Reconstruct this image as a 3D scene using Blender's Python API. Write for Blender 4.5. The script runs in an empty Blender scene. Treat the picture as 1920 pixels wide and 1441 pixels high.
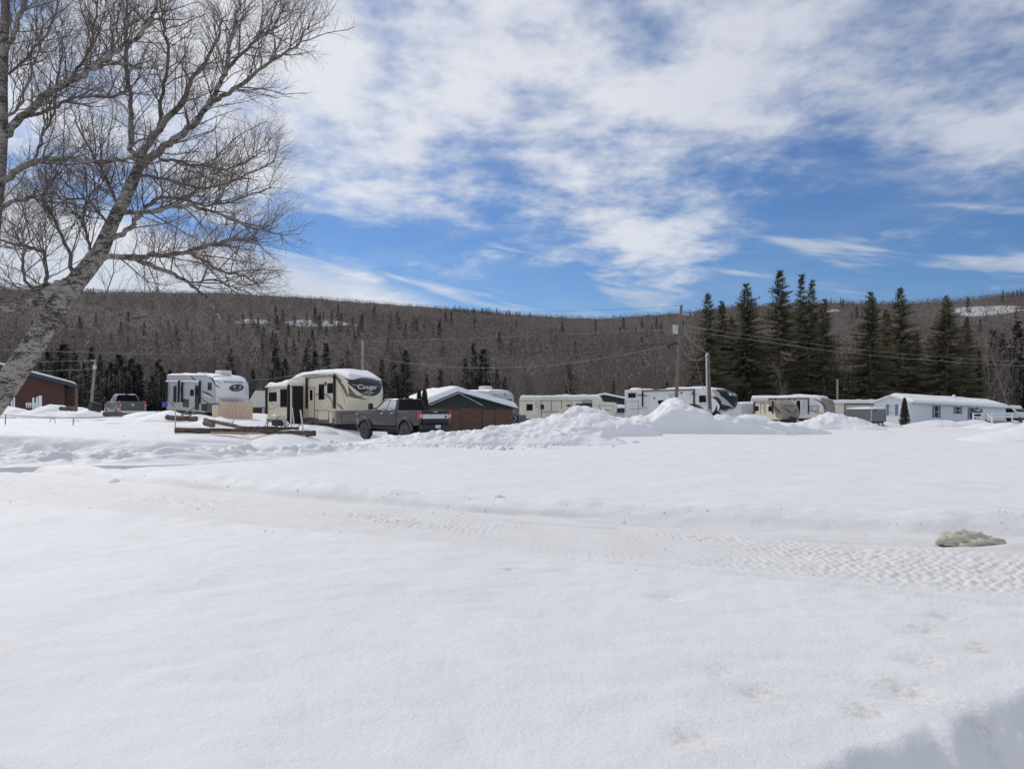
import bpy, bmesh, math, random
import numpy as np
from mathutils import Vector, Matrix

scene = bpy.context.scene
COL = scene.collection
R = math.radians

# ------------------------------------------------------------------ camera
EYE = 1.6          # eye height above the snow field, metres
FPX = 1400.0       # focal length in photo pixels (photo is 1920 wide)
HOR = 772.0        # row of the horizon in the photo
cam_d = bpy.data.cameras.new('camera')
cam_d.sensor_width = 36.0
cam_d.lens = 36.0 * FPX / 1920.0
cam_d.shift_y = (HOR - 720.5) / 1920.0
cam_d.clip_start = 0.05
cam_d.clip_end = 6000
cam = bpy.data.objects.new('camera', cam_d)
cam.location = (0, 0, EYE)
cam.rotation_euler = (R(90), 0, 0)
COL.objects.link(cam)
scene.camera = cam

# ------------------------------------------------------------------ colour management
scene.view_settings.view_transform = 'Standard'
scene.view_settings.look = 'None'
scene.view_settings.gamma = 1.0
scene.view_settings.use_curve_mapping = False
scene.view_settings.exposure = -0.25
scene.cycles.max_bounces = 4
scene.cycles.diffuse_bounces = 2
scene.cycles.transparent_max_bounces = 8

# ------------------------------------------------------------------ sun and sky
SUN_AZ = R(-41)    # left of the viewing direction
SUN_EL = R(40)
sdir = Vector((math.sin(SUN_AZ) * math.cos(SUN_EL), math.cos(SUN_AZ) * math.cos(SUN_EL), math.sin(SUN_EL)))
sun_d = bpy.data.lights.new('sun', 'SUN')
sun_d.energy = 2.0
sun_d.angle = R(1.5)
sun_d.color = (1.0, 0.955, 0.89)
sun = bpy.data.objects.new('sun', sun_d)
sun.rotation_euler = sdir.to_track_quat('Z', 'Y').to_euler()
sun.location = sdir * 200
COL.objects.link(sun)


class NX:
    """a node socket with arithmetic"""
    def __init__(s, nt, sock): s.nt, s.k = nt, sock
    def _m(s, op, b=None, c=None, clamp=False):
        n = s.nt.nodes.new('ShaderNodeMath'); n.operation = op; n.use_clamp = clamp
        for i, v in enumerate((s, b, c)):
            if v is None: continue
            if isinstance(v, NX): s.nt.links.new(v.k, n.inputs[i])
            else: n.inputs[i].default_value = v
        return NX(s.nt, n.outputs[0])
    def __add__(s, b): return s._m('ADD', b)
    __radd__ = __add__
    def __sub__(s, b): return s._m('SUBTRACT', b)
    def __rsub__(s, b): return (s * -1.0) + b
    def __mul__(s, b): return s._m('MULTIPLY', b)
    __rmul__ = __mul__
    def __truediv__(s, b): return s._m('DIVIDE', b)
    def mx(s, b): return s._m('MAXIMUM', b)
    def mn(s, b): return s._m('MINIMUM', b)
    def sat(s): return s._m('ADD', 0.0, None, True)
    def ss(s, a, b):
        n = s.nt.nodes.new('ShaderNodeMapRange'); n.interpolation_type = 'SMOOTHSTEP'
        s.nt.links.new(s.k, n.inputs[0])
        if a < b:
            n.inputs[1].default_value = a; n.inputs[2].default_value = b
            n.inputs[3].default_value = 0; n.inputs[4].default_value = 1
        else:
            n.inputs[1].default_value = b; n.inputs[2].default_value = a
            n.inputs[3].default_value = 1; n.inputs[4].default_value = 0
        return NX(s.nt, n.outputs[0])
    def gauss(s, c, w):
        d = (s - c) * (1.0 / w)
        return (d * d * -1.0)._m('EXPONENT')


def nx_combine(nt, x, y, z):
    n = nt.nodes.new('ShaderNodeCombineXYZ')
    for i, v in enumerate((x, y, z)):
        if isinstance(v, NX): nt.links.new(v.k, n.inputs[i])
        else: n.inputs[i].default_value = v
    return n.outputs[0]


def nx_noise(nt, vec, scale, detail=6, rough=0.55, dist=0.0):
    n = nt.nodes.new('ShaderNodeTexNoise')
    n.inputs['Scale'].default_value = scale; n.inputs['Detail'].default_value = detail
    n.inputs['Roughness'].default_value = rough; n.inputs['Distortion'].default_value = dist
    nt.links.new(vec, n.inputs['Vector'])
    return NX(nt, n.outputs['Fac'])


def nx_mix(nt, fac, a, b):
    n = nt.nodes.new('ShaderNodeMix'); n.data_type = 'RGBA'
    for i, v in ((0, fac), (6, a), (7, b)):
        if isinstance(v, NX): nt.links.new(v.k, n.inputs[i])
        elif isinstance(v, bpy.types.NodeSocket): nt.links.new(v, n.inputs[i])
        elif isinstance(v, (int, float)): n.inputs[i].default_value = v
        else: n.inputs[i].default_value = (*v, 1.0)
    return n.outputs[2]


world = bpy.data.worlds.new('World')
scene.world = world
world.use_nodes = True
world.cycles.sampling_method = 'MANUAL'
world.cycles.sample_map_resolution = 256
wt = world.node_tree
wt.nodes.clear()
w_out = wt.nodes.new('ShaderNodeOutputWorld')
w_bg = wt.nodes.new('ShaderNodeBackground')
w_bg.inputs['Strength'].default_value = 0.1
wt.links.new(w_bg.outputs[0], w_out.inputs[0])
w_sky = wt.nodes.new('ShaderNodeTexSky')
w_sky.sky_type = 'NISHITA'
w_sky.sun_disc = False
w_sky.sun_elevation = SUN_EL
w_sky.sun_rotation = SUN_AZ
w_sky.altitude = 300
w_sky.air_density = 1.0
w_sky.dust_density = 0.3
w_sky.ozone_density = 3.0
tc = wt.nodes.new('ShaderNodeTexCoord')
sx = wt.nodes.new('ShaderNodeSeparateXYZ')
wt.links.new(tc.outputs['Generated'], sx.inputs[0])
dx, dy, dz = (NX(wt, sx.outputs[i]) for i in range(3))
el = dz._m('ARCSINE')
az = dx._m('ARCTAN2', dy)
zz = dz.mx(0.0) + 0.10
# a cloud deck seen in perspective
qx, qy = dx / zz, dy / zz
q = nx_combine(wt, qx, qy, 0.0)
big = nx_noise(wt, nx_combine(wt, qx + 3.1, qy * 1.1 + 1.7, 0.3), 0.55, 2, 0.5)
med = nx_noise(wt, nx_combine(wt, qx * 1.15 + 7.3, qy * 0.9 + 4.4, 0.0), 1.75, 7, 0.62)
fin = nx_noise(wt, nx_combine(wt, qx + 1.3, qy + 9.4, 2.0), 5.0, 3, 0.62)
edge = 0.290 - az.gauss(0.17, 0.080) * 0.100 - az.ss(0.40, 0.62) * 0.055 + az.gauss(0.40, 0.08) * 0.035
lift = ((el - edge) * 2.4).mx(-0.34).mn(0.085) + el.ss(0.55, 0.95) * 0.14  # last term: extra unseen cloud added overhead to grey the blue fill light
dens = (med - 0.5) * 1.15 + (fin - 0.5) * 0.42 + (big - 0.5) * 0.55 + lift
deck = dens.ss(-0.20, 0.22) * (0.95 - az.ss(0.05, 0.55) * 0.22)
# low white bank toward the sun and thin streaks over the ridge
wob = nx_noise(wt, nx_combine(wt, az * 2.0, el * 9.0, 0.0), 2.2, 3, 0.6)
bank_top = 0.198 - (az + 0.3) * 0.20 + (wob - 0.5) * 0.06
bank = (bank_top - el).ss(-0.012, 0.03) * az.ss(-0.05, -0.16)
stn = nx_noise(wt, nx_combine(wt, az * 1.5 + 1.9, el * 11.0 + az * 2.2 + 0.6, 0.0), 2.6, 4, 0.55)
strk = stn.ss(0.54, 0.70) * el.gauss(0.185, 0.075) * 0.85
thin = wob.ss(0.40, 0.75) * 0.14
cov = (1.0 - (1.0 - deck * 0.93) * (1.0 - bank * 0.95) * (1.0 - strk) * (1.0 - thin)).sat()
# thick parts grey-blue, thin lit parts white, brighter toward the sun
tow = dx * sdir.x + dy * sdir.y + dz * sdir.z
glow = tow.mx(0.0)._m('POWER', 4.0)
shade = ((dens + 0.05) * 1.6 + (med - 0.5) * 0.9 + 0.45).ss(0.05, 0.95)
c_cloud = nx_mix(wt, shade, (5.8, 6.6, 7.9), (9.2, 9.4, 9.9))
c_cloud = nx_mix(wt, (glow * 0.85).sat(), c_cloud, (10.8, 10.9, 11.2))
w_gain = wt.nodes.new('ShaderNodeMix'); w_gain.data_type = 'RGBA'; w_gain.blend_type = 'MULTIPLY'
w_gain.inputs[0].default_value = 1.0
w_gain.inputs[7].default_value = (0.60, 0.80, 1.06, 1.0)
wt.links.new(w_sky.outputs[0], w_gain.inputs[6])
c_fin = nx_mix(wt, cov, w_gain.outputs[2], c_cloud)
wt.links.new(c_fin, w_bg.inputs['Color'])

# ------------------------------------------------------------------ helpers: noise
def _hash(ix, iy, seed):
    h = (ix.astype(np.int64) * 374761393 + iy.astype(np.int64) * 668265263 + seed * 982451653) & 0xFFFFFFFF
    h = ((h ^ (h >> 13)) * 1274126177) & 0xFFFFFFFF
    h = h ^ (h >> 16)
    return (h & 0xFFFFFF).astype(np.float64) / 0xFFFFFF


def vnoise(x, y, seed=0):
    x = np.asarray(x, float); y = np.asarray(y, float)
    ix, iy = np.floor(x), np.floor(y)
    fx, fy = x - ix, y - iy
    fx = fx * fx * (3 - 2 * fx); fy = fy * fy * (3 - 2 * fy)
    a = _hash(ix, iy, seed); b = _hash(ix + 1, iy, seed)
    c = _hash(ix, iy + 1, seed); d = _hash(ix + 1, iy + 1, seed)
    return (a + (b - a) * fx) * (1 - fy) + (c + (d - c) * fx) * fy - 0.5


def fbm(x, y, octaves=4, seed=0, gain=0.5):
    s, a = 0.0, 1.0
    for i in range(octaves):
        s = s + a * vnoise(x * 2 ** i + 17.3 * i, y * 2 ** i - 9.1 * i, seed + i)
        a *= gain
    return s


def sstep(a, b, x):
    t = np.clip((np.asarray(x, float) - a) / (b - a), 0, 1)
    return t * t * (3 - 2 * t)

# ------------------------------------------------------------------ helpers: objects and materials
def P(px, py, d):
    """the point d metres ahead that shows at photo pixel (px, py)"""
    return Vector(((px - 960.0) / FPX * d, d, EYE - (py - HOR) / FPX * d))


def tag(o, label=None, cat=None, group=None, kind=None):
    if label: o['label'] = label
    if cat: o['category'] = cat
    if group: o['group'] = group
    if kind: o['kind'] = kind
    return o


def thing(name, label, cat, loc=(0, 0, 0), rz=0.0, group=None):
    o = bpy.data.objects.new(name, None)
    o.empty_display_size = 0.3
    o.location = loc; o.rotation_euler = (0, 0, rz)
    COL.objects.link(o)
    return tag(o, label, cat, group)


def copy_tree(o, parent=None):
    c = o.copy(); COL.objects.link(c); c.parent = parent
    for ch in list(o.children): copy_tree(ch, c)
    return c


def obj_np(name, verts, quads=None, tris=None, mat=None, parent=None, smooth=False, vcol=None):
    me = bpy.data.meshes.new(name)
    verts = np.asarray(verts, np.float32)
    nq = 0 if quads is None else len(quads); nt_ = 0 if tris is None else len(tris)
    me.vertices.add(len(verts)); me.vertices.foreach_set('co', verts.ravel())
    loops = []
    if nq: loops.append(np.asarray(quads, np.int32).ravel())
    if nt_: loops.append(np.asarray(tris, np.int32).ravel())
    lv = np.concatenate(loops)
    me.loops.add(len(lv)); me.loops.foreach_set('vertex_index', lv)
    st = np.concatenate([np.arange(nq) * 4, nq * 4 + np.arange(nt_) * 3]).astype(np.int32)
    me.polygons.add(nq + nt_)
    me.polygons.foreach_set('loop_start', st)
    me.polygons.foreach_set('loop_total', np.concatenate([np.full(nq, 4), np.full(nt_, 3)]).astype(np.int32))
    me.polygons.foreach_set('use_smooth', np.full(nq + nt_, smooth))
    if vcol is not None:
        at = me.attributes.new('shade', 'FLOAT', 'POINT')
        at.data.foreach_set('value', np.asarray(vcol, np.float32))
    me.update(calc_edges=True)
    if mat: me.materials.append(mat)
    o = bpy.data.objects.new(name, me); COL.objects.link(o)
    o.parent = parent
    return o


def grid_quads(nr, nc, wrap=False):
    r = np.arange(nr - 1)[:, None]
    c = np.arange(nc if wrap else nc - 1)[None, :]
    c2 = (c + 1) % nc
    return np.stack([r * nc + c, r * nc + c2, (r + 1) * nc + c2, (r + 1) * nc + c], -1).reshape(-1, 4)


class MB:
    """collects shapes; build() links them as one mesh object"""
    def __init__(s): s.v, s.f = [], []
    def add(s, verts, faces):
        o = len(s.v); s.v += [tuple(v) for v in verts]; s.f += [tuple(i + o for i in f) for f in faces]; return s
    def box(s, x0, x1, y0, y1, z0, z1):
        v = [(x0, y0, z0), (x1, y0, z0), (x1, y1, z0), (x0, y1, z0), (x0, y0, z1), (x1, y0, z1), (x1, y1, z1), (x0, y1, z1)]
        return s.add(v, [(3, 2, 1, 0), (4, 5, 6, 7), (0, 1, 5, 4), (1, 2, 6, 5), (2, 3, 7, 6), (3, 0, 4, 7)])
    def prism(s, poly, y0, y1):
        """polygon of (x, z) pushed from y0 to y1"""
        n = len(poly)
        v = [(x, y0, z) for x, z in poly] + [(x, y1, z) for x, z in poly]
        return s.add(v, [tuple(range(n)), tuple(range(2 * n - 1, n - 1, -1))] + [((i + 1) % n, i, n + i, n + (i + 1) % n) for i in range(n)])
    def prism_z(s, poly, z0, z1):
        n = len(poly)
        v = [(x, y, z0) for x, y in poly] + [(x, y, z1) for x, y in poly]
        return s.add(v, [tuple(range(n - 1, -1, -1)), tuple(range(n, 2 * n))] + [(i, (i + 1) % n, n + (i + 1) % n, n + i) for i in range(n)])
    def bar(s, a, b, w, t, up=(0, 0, 1)):
        a, b = Vector(a), Vector(b); d = (b - a).normalized(); u = Vector(up)
        if abs(d.dot(u)) > 0.98: u = Vector((0, 1, 0))
        sd = d.cross(u).normalized() * (w / 2); u2 = sd.cross(d).normalized() * (t / 2)
        v = [p + i * sd + j * u2 for p in (a, b) for i, j in ((-1, -1), (1, -1), (1, 1), (-1, 1))]
        return s.add(v, [(0, 1, 2, 3), (7, 6, 5, 4), (1, 0, 4, 5), (2, 1, 5, 6), (3, 2, 6, 7), (0, 3, 7, 4)])
    def tube(s, pts, rad, n=6, cap=True):
        pts = [Vector(p) for p in pts]; rad = rad if isinstance(rad, (list, tuple)) else [rad] * len(pts)
        o = len(s.v); ref = None
        for i, p in enumerate(pts):
            d = (pts[min(i + 1, len(pts) - 1)] - pts[max(i - 1, 0)])
            d = d.normalized() if d.length > 1e-9 else Vector((0, 0, 1))
            if ref is None: ref = Vector((1, 0, 0)) if abs(d.x) < 0.8 else Vector((0, 1, 0))
            u = (ref - d * ref.dot(d)).normalized(); w = d.cross(u); ref = u
            for k in range(n):
                a = 2 * math.pi * k / n
                s.v.append(tuple(p + (u * math.cos(a) + w * math.sin(a)) * rad[i]))
        for i in range(len(pts) - 1):
            for k in range(n):
                k2 = (k + 1) % n
                s.f.append((o + i * n + k, o + i * n + k2, o + (i + 1) * n + k2, o + (i + 1) * n + k))
        if cap:
            s.f.append(tuple(o + k for k in range(n - 1, -1, -1)))
            e = o + (len(pts) - 1) * n
            s.f.append(tuple(e + k for k in range(n)))
        return s
    def disc_lathe(s, prof, c, axis='y', n=20):
        """profile of (radius, offset) turned about an axis through c"""
        o = len(s.v); m = len(prof)
        for r, off in prof:
            for k in range(n):
                a = 2 * math.pi * k / n
                if axis == 'y': s.v.append((c[0] + r * math.cos(a), c[1] + off, c[2] + r * math.sin(a)))
                elif axis == 'x': s.v.append((c[0] + off, c[1] + r * math.cos(a), c[2] + r * math.sin(a)))
                else: s.v.append((c[0] + r * math.cos(a), c[1] + r * math.sin(a), c[2] + off))
        for i in range(m - 1):
            for k in range(n):
                k2 = (k + 1) % n
                s.f.append((o + i * n + k, o + i * n + k2, o + (i + 1) * n + k2, o + (i + 1) * n + k))
        s.f.append(tuple(o + k for k in range(n - 1, -1, -1)))
        s.f.append(tuple(o + (m - 1) * n + k for k in range(n)))
        return s
    def build(s, name, mat, parent=None, smooth=False, bevel=0.0, segs=2):
        me = bpy.data.meshes.new(name)
        me.from_pydata(s.v, [], s.f)
        bm = bmesh.new(); bm.from_mesh(me)
        bmesh.ops.recalc_face_normals(bm, faces=bm.faces)
        if bevel > 0:
            es = [e for e in bm.edges if len(e.link_faces) == 2 and e.calc_face_angle(0) > 0.5]
            bmesh.ops.bevel(bm, geom=es, offset=bevel, segments=segs, affect='EDGES', profile=0.5, clamp_overlap=True)
        if smooth:
            for f in bm.faces: f.smooth = True
            for e in bm.edges:
                if len(e.link_faces) == 2 and e.calc_face_angle(0) > 0.7: e.smooth = False
        bm.to_mesh(me); bm.free()
        if mat: me.materials.append(mat)
        o = bpy.data.objects.new(name, me); COL.objects.link(o); o.parent = parent
        return o


def mat(name, col, rough=0.6, metal=0.0, var=0.12, scale=6.0, bump=0.0, bscale=40.0, col2=None, coat=0.0, stretch=None, spec=None):
    m = bpy.data.materials.new(name); m.use_nodes = True
    nt = m.node_tree; b = nt.nodes['Principled BSDF']
    t = nt.nodes.new('ShaderNodeTexCoord'); vec = t.outputs['Object']
    if stretch:
        mp = nt.nodes.new('ShaderNodeMapping'); mp.inputs['Scale'].default_value = stretch
        nt.links.new(vec, mp.inputs[0]); vec = mp.outputs[0]
    n = nx_noise(nt, vec, scale, 5, 0.6)
    lo = tuple(c * (1 - var) for c in col) if col2 is None else col2
    hi = tuple(min(1.0, c * (1 + var)) for c in col) if col2 is None else col
    nt.links.new(nx_mix(nt, n.ss(0.3, 0.7), lo, hi), b.inputs['Base Color'])
    rn = n * 0.18 + (rough - 0.09)
    nt.links.new(rn.sat().k, b.inputs['Roughness'])
    b.inputs['Metallic'].default_value = metal
    if coat: b.inputs['Coat Weight'].default_value = coat; b.inputs['Coat Roughness'].default_value = 0.08
    if spec is not None: b.inputs['Specular IOR Level'].default_value = spec
    if bump:
        bn = nt.nodes.new('ShaderNodeBump'); bn.inputs['Strength'].default_value = bump; bn.inputs['Distance'].default_value = 0.02
        nt.links.new(nx_noise(nt, vec, bscale, 6, 0.6).k, bn.inputs['Height'])
        nt.links.new(bn.outputs[0], b.inputs['Normal'])
    return m


def snow_mat(name, dirt=0.0, col=(0.82, 0.82, 0.835), fine=1.0, stain=(0.50, 0.45, 0.36), dscale=0.35):
    m = bpy.data.materials.new(name); m.use_nodes = True
    nt = m.node_tree; b = nt.nodes['Principled BSDF']
    g = nt.nodes.new('ShaderNodeNewGeometry'); vec = g.outputs['Position']
    n1 = nx_noise(nt, vec, 0.7, 6, 0.6)
    c = nx_mix(nt, n1.ss(0.3, 0.7), tuple(x * 0.955 for x in col), col)
    if dirt:
        d = nx_noise(nt, vec, dscale, 8, 0.65).ss(0.55, 0.80) * nx_noise(nt, vec, dscale * 9, 6, 0.6).ss(0.35, 0.75) * dirt
        c = nx_mix(nt, d.sat(), c, stain)
        sp = nx_noise(nt, vec, 24.0, 3, 0.5).ss(0.74, 0.80) * (dirt * 0.5)
        c = nx_mix(nt, sp.sat(), c, (0.25, 0.21, 0.17))
    nt.links.new(c, b.inputs['Base Color'])
    b.inputs['Roughness'].default_value = 0.62
    b.inputs['Specular IOR Level'].default_value = 0.25
    h = nx_noise(nt, vec, 3.0, 5, 0.6) * 0.6 + nx_noise(nt, vec, 28.0, 5, 0.65) * 0.4 * fine + nx_noise(nt, vec, 130.0, 3, 0.6) * 0.09 * fine
    bn = nt.nodes.new('ShaderNodeBump'); bn.inputs['Strength'].default_value = 0.55; bn.inputs['Distance'].default_value = 0.05
    nt.links.new(h.k, bn.inputs['Height']); nt.links.new(bn.outputs[0], b.inputs['Normal'])
    return m


def leafy(name, col, col2, scale=0.6, rough=0.8):
    m = mat(name, col, rough, col2=col2, scale=scale)
    return m


M = {}
M['snow'] = snow_mat('field_snow', 0.30, col=(0.80, 0.795, 0.805))
_nt = M['snow'].node_tree; _b = _nt.nodes['Principled BSDF']
_g = _nt.nodes.new('ShaderNodeNewGeometry'); _s = _nt.nodes.new('ShaderNodeSeparateXYZ'); _nt.links.new(_g.outputs['Position'], _s.inputs[0])
_x, _y = NX(_nt, _s.outputs[0]), NX(_nt, _s.outputs[1])
_acc = None
PRINTS = ((1.31, 6.3, .16), (2.96, 5.32, .15), (2.26, 4.28, .17), (.875, 3.6, .13), (1.38, 4.2, .12), (1.27, 4.5, .10), (2.62, 4.75, .14), (2.5, 4.05, .10), (1.9, 4.0, .11), (3.3, 5.7, .13), (.0, 7.4, .10), (3.1, 4.95, .10))
for _px, _py, _r in PRINTS:
    _m = _x.gauss(_px, _r) * _y.gauss(_py, _r * 1.3)
    _acc = _m if _acc is None else _acc + _m
_st = (_acc * nx_noise(_nt, _g.outputs['Position'], 14.0, 6, .7).ss(.42, .72) * 0.75).sat()
_w = nx_noise(_nt, _g.outputs['Position'], 0.9, 5, .6).ss(.52, .75) * _y.ss(6.0, 8.0) * _y.ss(15.0, 11.0) * 0.22
_yn = 8.7 - _x * 0.537 - _x * _x * 0.004; _yf = 12.2 - _x * 0.458 + _x * _x * 0.0149
_tw = (_y - _yn) / (_yf - _yn).mx(0.5)
_pk = _tw.ss(-0.22, 0.16) * _tw.ss(1.12, 0.90) * _y.ss(34.0, 24.0) * _y.ss(2.0, 3.5)
_pk = _pk * (nx_noise(_nt, _g.outputs['Position'], 1.6, 5, .65).ss(.25, .75) * 0.5 + 0.30)
_c0 = _b.inputs['Base Color'].links[0].from_socket
_c1 = nx_mix(_nt, _pk.sat(), nx_mix(_nt, _w.sat(), _c0, (0.70, 0.655, 0.57)), (0.685, 0.665, 0.645))
_nt.links.new(nx_mix(_nt, _st, _c1, (0.50, 0.43, 0.29)), _b.inputs['Base Color'])
M['pile'] = snow_mat('piled_snow', 0.5, dscale=0.8)
M['bank'] = snow_mat('plowed_snow', 0.75, col=(0.80, 0.795, 0.80), dscale=0.5)
M['roofsnow'] = snow_mat('roof_snow', 0.0, col=(0.83, 0.835, 0.85), fine=0.6)
M['dirtysnow'] = snow_mat('dirty_ice_snow', 1.3, col=(0.56, 0.52, 0.44), stain=(0.24, 0.19, 0.13), dscale=4.0)

# ------------------------------------------------------------------ the lie of the land
_LX = [-60, -16.5, -11.8, -8.2, -4.0, 0.0, 6.0, 40]
_LY = [22.5, 23.4, 24.6, 33.0, 46.0, 60.0, 100.0, 140.0]
_HX = [-60, -24, -16, -12, -10.4, -8.9, -5, 0, 6]
_HH = [1.0, 0.92, 0.82, 0.62, 0.38, 0.0, -0.02, 0.16, 0.0]


def track_far(x): return 12.2 - 0.458 * x + 0.0149 * x * x
def track_near(x): return 8.7 - 0.537 * x - 0.004 * x * x


def gz(x, y):
    """height of the snow surface without its fine relief"""
    x = np.asarray(x, float); y = np.asarray(y, float)
    L = np.interp(x, _LX, _LY); H = np.interp(x, _HX, _HH)
    f = y - L
    z = H * sstep(0.0, 3.0, f)
    z = np.maximum(z, 0.66 * np.exp(-((x + 9.6) / 2.1) ** 2 - ((y - 31.4) / 2.0) ** 2))
    z = z + 0.014 * np.clip(y - 32, 0, 50) * sstep(-14, -26, x) 
    return z


def g(x, y): return float(gz(x, y))


def ground_detail(x, y):
    dist = np.hypot(x, y)
    z = 0.10 * fbm(x * 0.16, y * 0.16, 3, 5) + 0.05 * fbm(x * 0.8, y * 0.8, 3, 11)
    z = z + (0.016 * fbm(x * 3.0, y * 5.5, 4, 21) + 0.012 * np.abs(fbm(x * 1.4 + y * .5, y * 3.2 - x * .3, 3, 23))) * np.clip(26 / (dist + 1), 0, 1)
    yf, yn = track_far(x), track_near(x)
    ok = sstep(36, 26, dist) * sstep(2.5, 4.0, y)
    w = (y - yn) / np.maximum(yf - yn, 0.5)            # 0 near edge, 1 far edge
    wm = (y - yn) * 0.9
    s = x * 0.905 - y * 0.42                           # metres along the track
    inside = sstep(-0.10, 0.08, w) * sstep(1.05, 0.96, w)
    z = z * (1 - 0.5 * inside * ok)
    z = z - 0.075 * inside * ok
    # thrown-up berm on the far side, lumpy
    lump = 0.55 + 1.3 * np.clip(fbm(s * 0.8, w * 2.0, 3, 31) + 0.25, 0, 1)
    z = z + ok * 0.15 * np.exp(-((w - 1.13) / 0.085) ** 2) * lump
    z = z + ok * 0.03 * np.exp(-((w + 0.08) / 0.05) ** 2)
    # cleat prints of the groomer: staggered lugs, worn to nothing toward the edges
    wq = w + .05 * fbm(s * 1.1, w * 4, 3, 53)
    band = sstep(0.02, 0.20, wq) * sstep(0.76, 0.66, wq)
    sj = s + 0.05 * fbm(s * 2.1, wm * 2.1, 2, 43); wj = wm + 0.06 * fbm(s * 1.7, wm * 2.6, 2, 47)
    row = np.floor(wj / 0.15)
    lug = np.sin(2 * np.pi * (sj / 0.11 + 0.5 * (row % 2) + 0.35 * _hash(row, row * 0, 3))) * np.sin(np.pi * (wj / 0.15 - row)) 
    lug = np.tanh(2.6 * lug)
    lug = np.where(_hash(np.floor(sj / 0.11), row, 8) < 0.22, lug * 0.3, lug)
    pw = np.clip(0.6 + 1.5 * fbm(s * 0.6, w * 4.0, 3, 41), 0.1, 1.35) * (0.85 + 0.15 * sstep(-7.0, 2.0, x))
    z = z + ok * band * pw * (0.0075 * lug + 0.024 * fbm(x * 9, y * 11, 3, 51, .6))
    # long grooves beside the lugs
    for wc, amp, ww in ((0.03, 0.026, 0.016), (0.10, 0.020, 0.014), (0.76, 0.035, 0.020), (0.82, 0.018, 0.016), (0.93, 0.03, 0.024), (0.99, 0.03, 0.018), (-0.12, 0.02, 0.016), (-0.20, 0.014, 0.016), (-0.32, 0.014, 0.016), (1.5, .02, .03), (1.62, .02, .03)):
        brk = sstep(-0.15, 0.2, fbm(s * 0.5 + wc * 50, wc * 9, 2, 61))
        z = z - 1.5 * ok * amp * np.exp(-((w - wc) / ww) ** 2) * brk
    # soft hollows of old footprints, lower right
    for hx, hy, hr in PRINTS:
        hd = hr * .20
        z = z - hd * np.exp(-(((x - hx) / hr) ** 2 + ((y - hy) / (hr * 0.8)) ** 2))
    # shovelled edge, near right: the snow breaks off toward the viewer
    sd = (x - 1.46) * .536 - (y - 3.42) * .845 + 0.17 * fbm(x * 2.3, y * 2.3, 3, 311, .5) + .015 * fbm(x * 9, y * 9, 2, 313)
    z = z - (0.85 * sstep(-.02, .50, sd) - .10 * np.abs(fbm(x * 5, y * 5, 3, 317)) * sstep(0, .2, sd)) * sstep(-.6, .6, x) * sstep(6.5, 5.5, y)
    # melted hollow around the dirty lump and the snow hump before it
    z = z - .06 * np.exp(-(((x - 5.69) / .55) ** 2 + ((y - 9.3) / .38) ** 2)) + .10 * np.exp(-(((x - 6.35) / .5) ** 2 + ((y - 8.98) / .22) ** 2)) + .05 * np.exp(-(((x - 5.6) / .6) ** 2 + ((y - 8.92) / .14) ** 2))
    # vehicle lane through the site, far right
    z = z - 0.10 * sstep(50, 54, y) * sstep(14, 20, x) * (0.5 + 0.5 * np.sin(y * 1.3))* sstep(80, 70, y)
    return z


def ring(a, b, step0, grow):
    out, r, st = [], a, step0
    while r < b:
        out.append(r); r += st; st *= grow
    return out


rr = ring(1.2, 3.0, 0.12, 1.0) + ring(3.0, 6.0, 0.042, 1.0) + ring(6.0, 12.5, 0.032, 1.0) + ring(12.5, 30, 0.075, 1.012) + ring(30, 70, 0.33, 1.004) + ring(70, 160, 0.7, 1.03) + [165, 200, 260, 350, 500, 800, 1300, 2200]
rr = np.array(rr)
aa = np.concatenate([np.arange(-40.5, 40.5, 0.1), np.arange(40.5, 319.5, 4.0)])
aa = np.radians(aa)
gx = rr[:, None] * np.sin(aa)[None, :]
gy = rr[:, None] * np.cos(aa)[None, :]
gzv = gz(gx, gy) + ground_detail(gx, gy) * sstep(0.3, 1.5, gy) * sstep(170, 110, gy)
gzv = gzv - 3.0 * sstep(200, 420, np.hypot(gx, gy))
gv = np.stack([gx, gy, gzv], -1).reshape(-1, 3)
gv = np.vstack([gv, [[0, 0, 0]]])
nc = len(aa)
ctr = len(gv) - 1
fan = np.stack([np.full(nc, ctr), np.arange(nc), (np.arange(nc) + 1) % nc], -1)[:, [0, 2, 1]]
qd = grid_quads(len(rr), nc, True)[:, ::-1]
ground = obj_np('snow_ground', gv, qd, fan, M['snow'], smooth=True)
tag(ground, 'wide field of white snow crossed by a groomed track', None, None, 'structure')

# ------------------------------------------------------------------ the wooded hill
_RX = [-1500, -600, 0, 200, 450, 600, 840, 1000, 1120, 1270, 1400, 1560, 1700, 1800, 1900, 2500, 3400]
_RY = [585, 560, 541, 547, 550, 561, 579, 590, 596, 586, 574, 566, 569, 562, 551, 530, 545]
_DX = [-1500, 0, 700, 1150, 1500, 1900, 3400]
_DR = [800, 860, 1000, 1150, 1080, 880, 800]
H0 = 150.0


def hill_z(x, y):
    x = np.asarray(x, float); y = np.asarray(y, float)
    px = 960 + 1400 * x / np.maximum(y, 1.0)
    rd = np.interp(px, _DX, _DR)
    zr = EYE + (HOR - np.interp(px, _RX, _RY)) / FPX * rd
    t = (y - H0) / (rd - H0)
    tc_ = np.clip(t, 0, 1)
    gprof = 0.28 * tc_ + 0.72 * tc_ ** 1.6
    gprof = gprof + 0.028 * np.sin(tc_ * 9.0 + px * 0.004) * tc_ * (1 - tc_) * 4
    z = zr * gprof + 3.5 * fbm(x * 0.012, y * 0.012, 4, 71) * np.clip(t * 4, 0, 1)
    z = z - np.clip(t - 1, 0, 2) * 160
    return z - 0.6 * (t <= 0.0)


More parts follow.
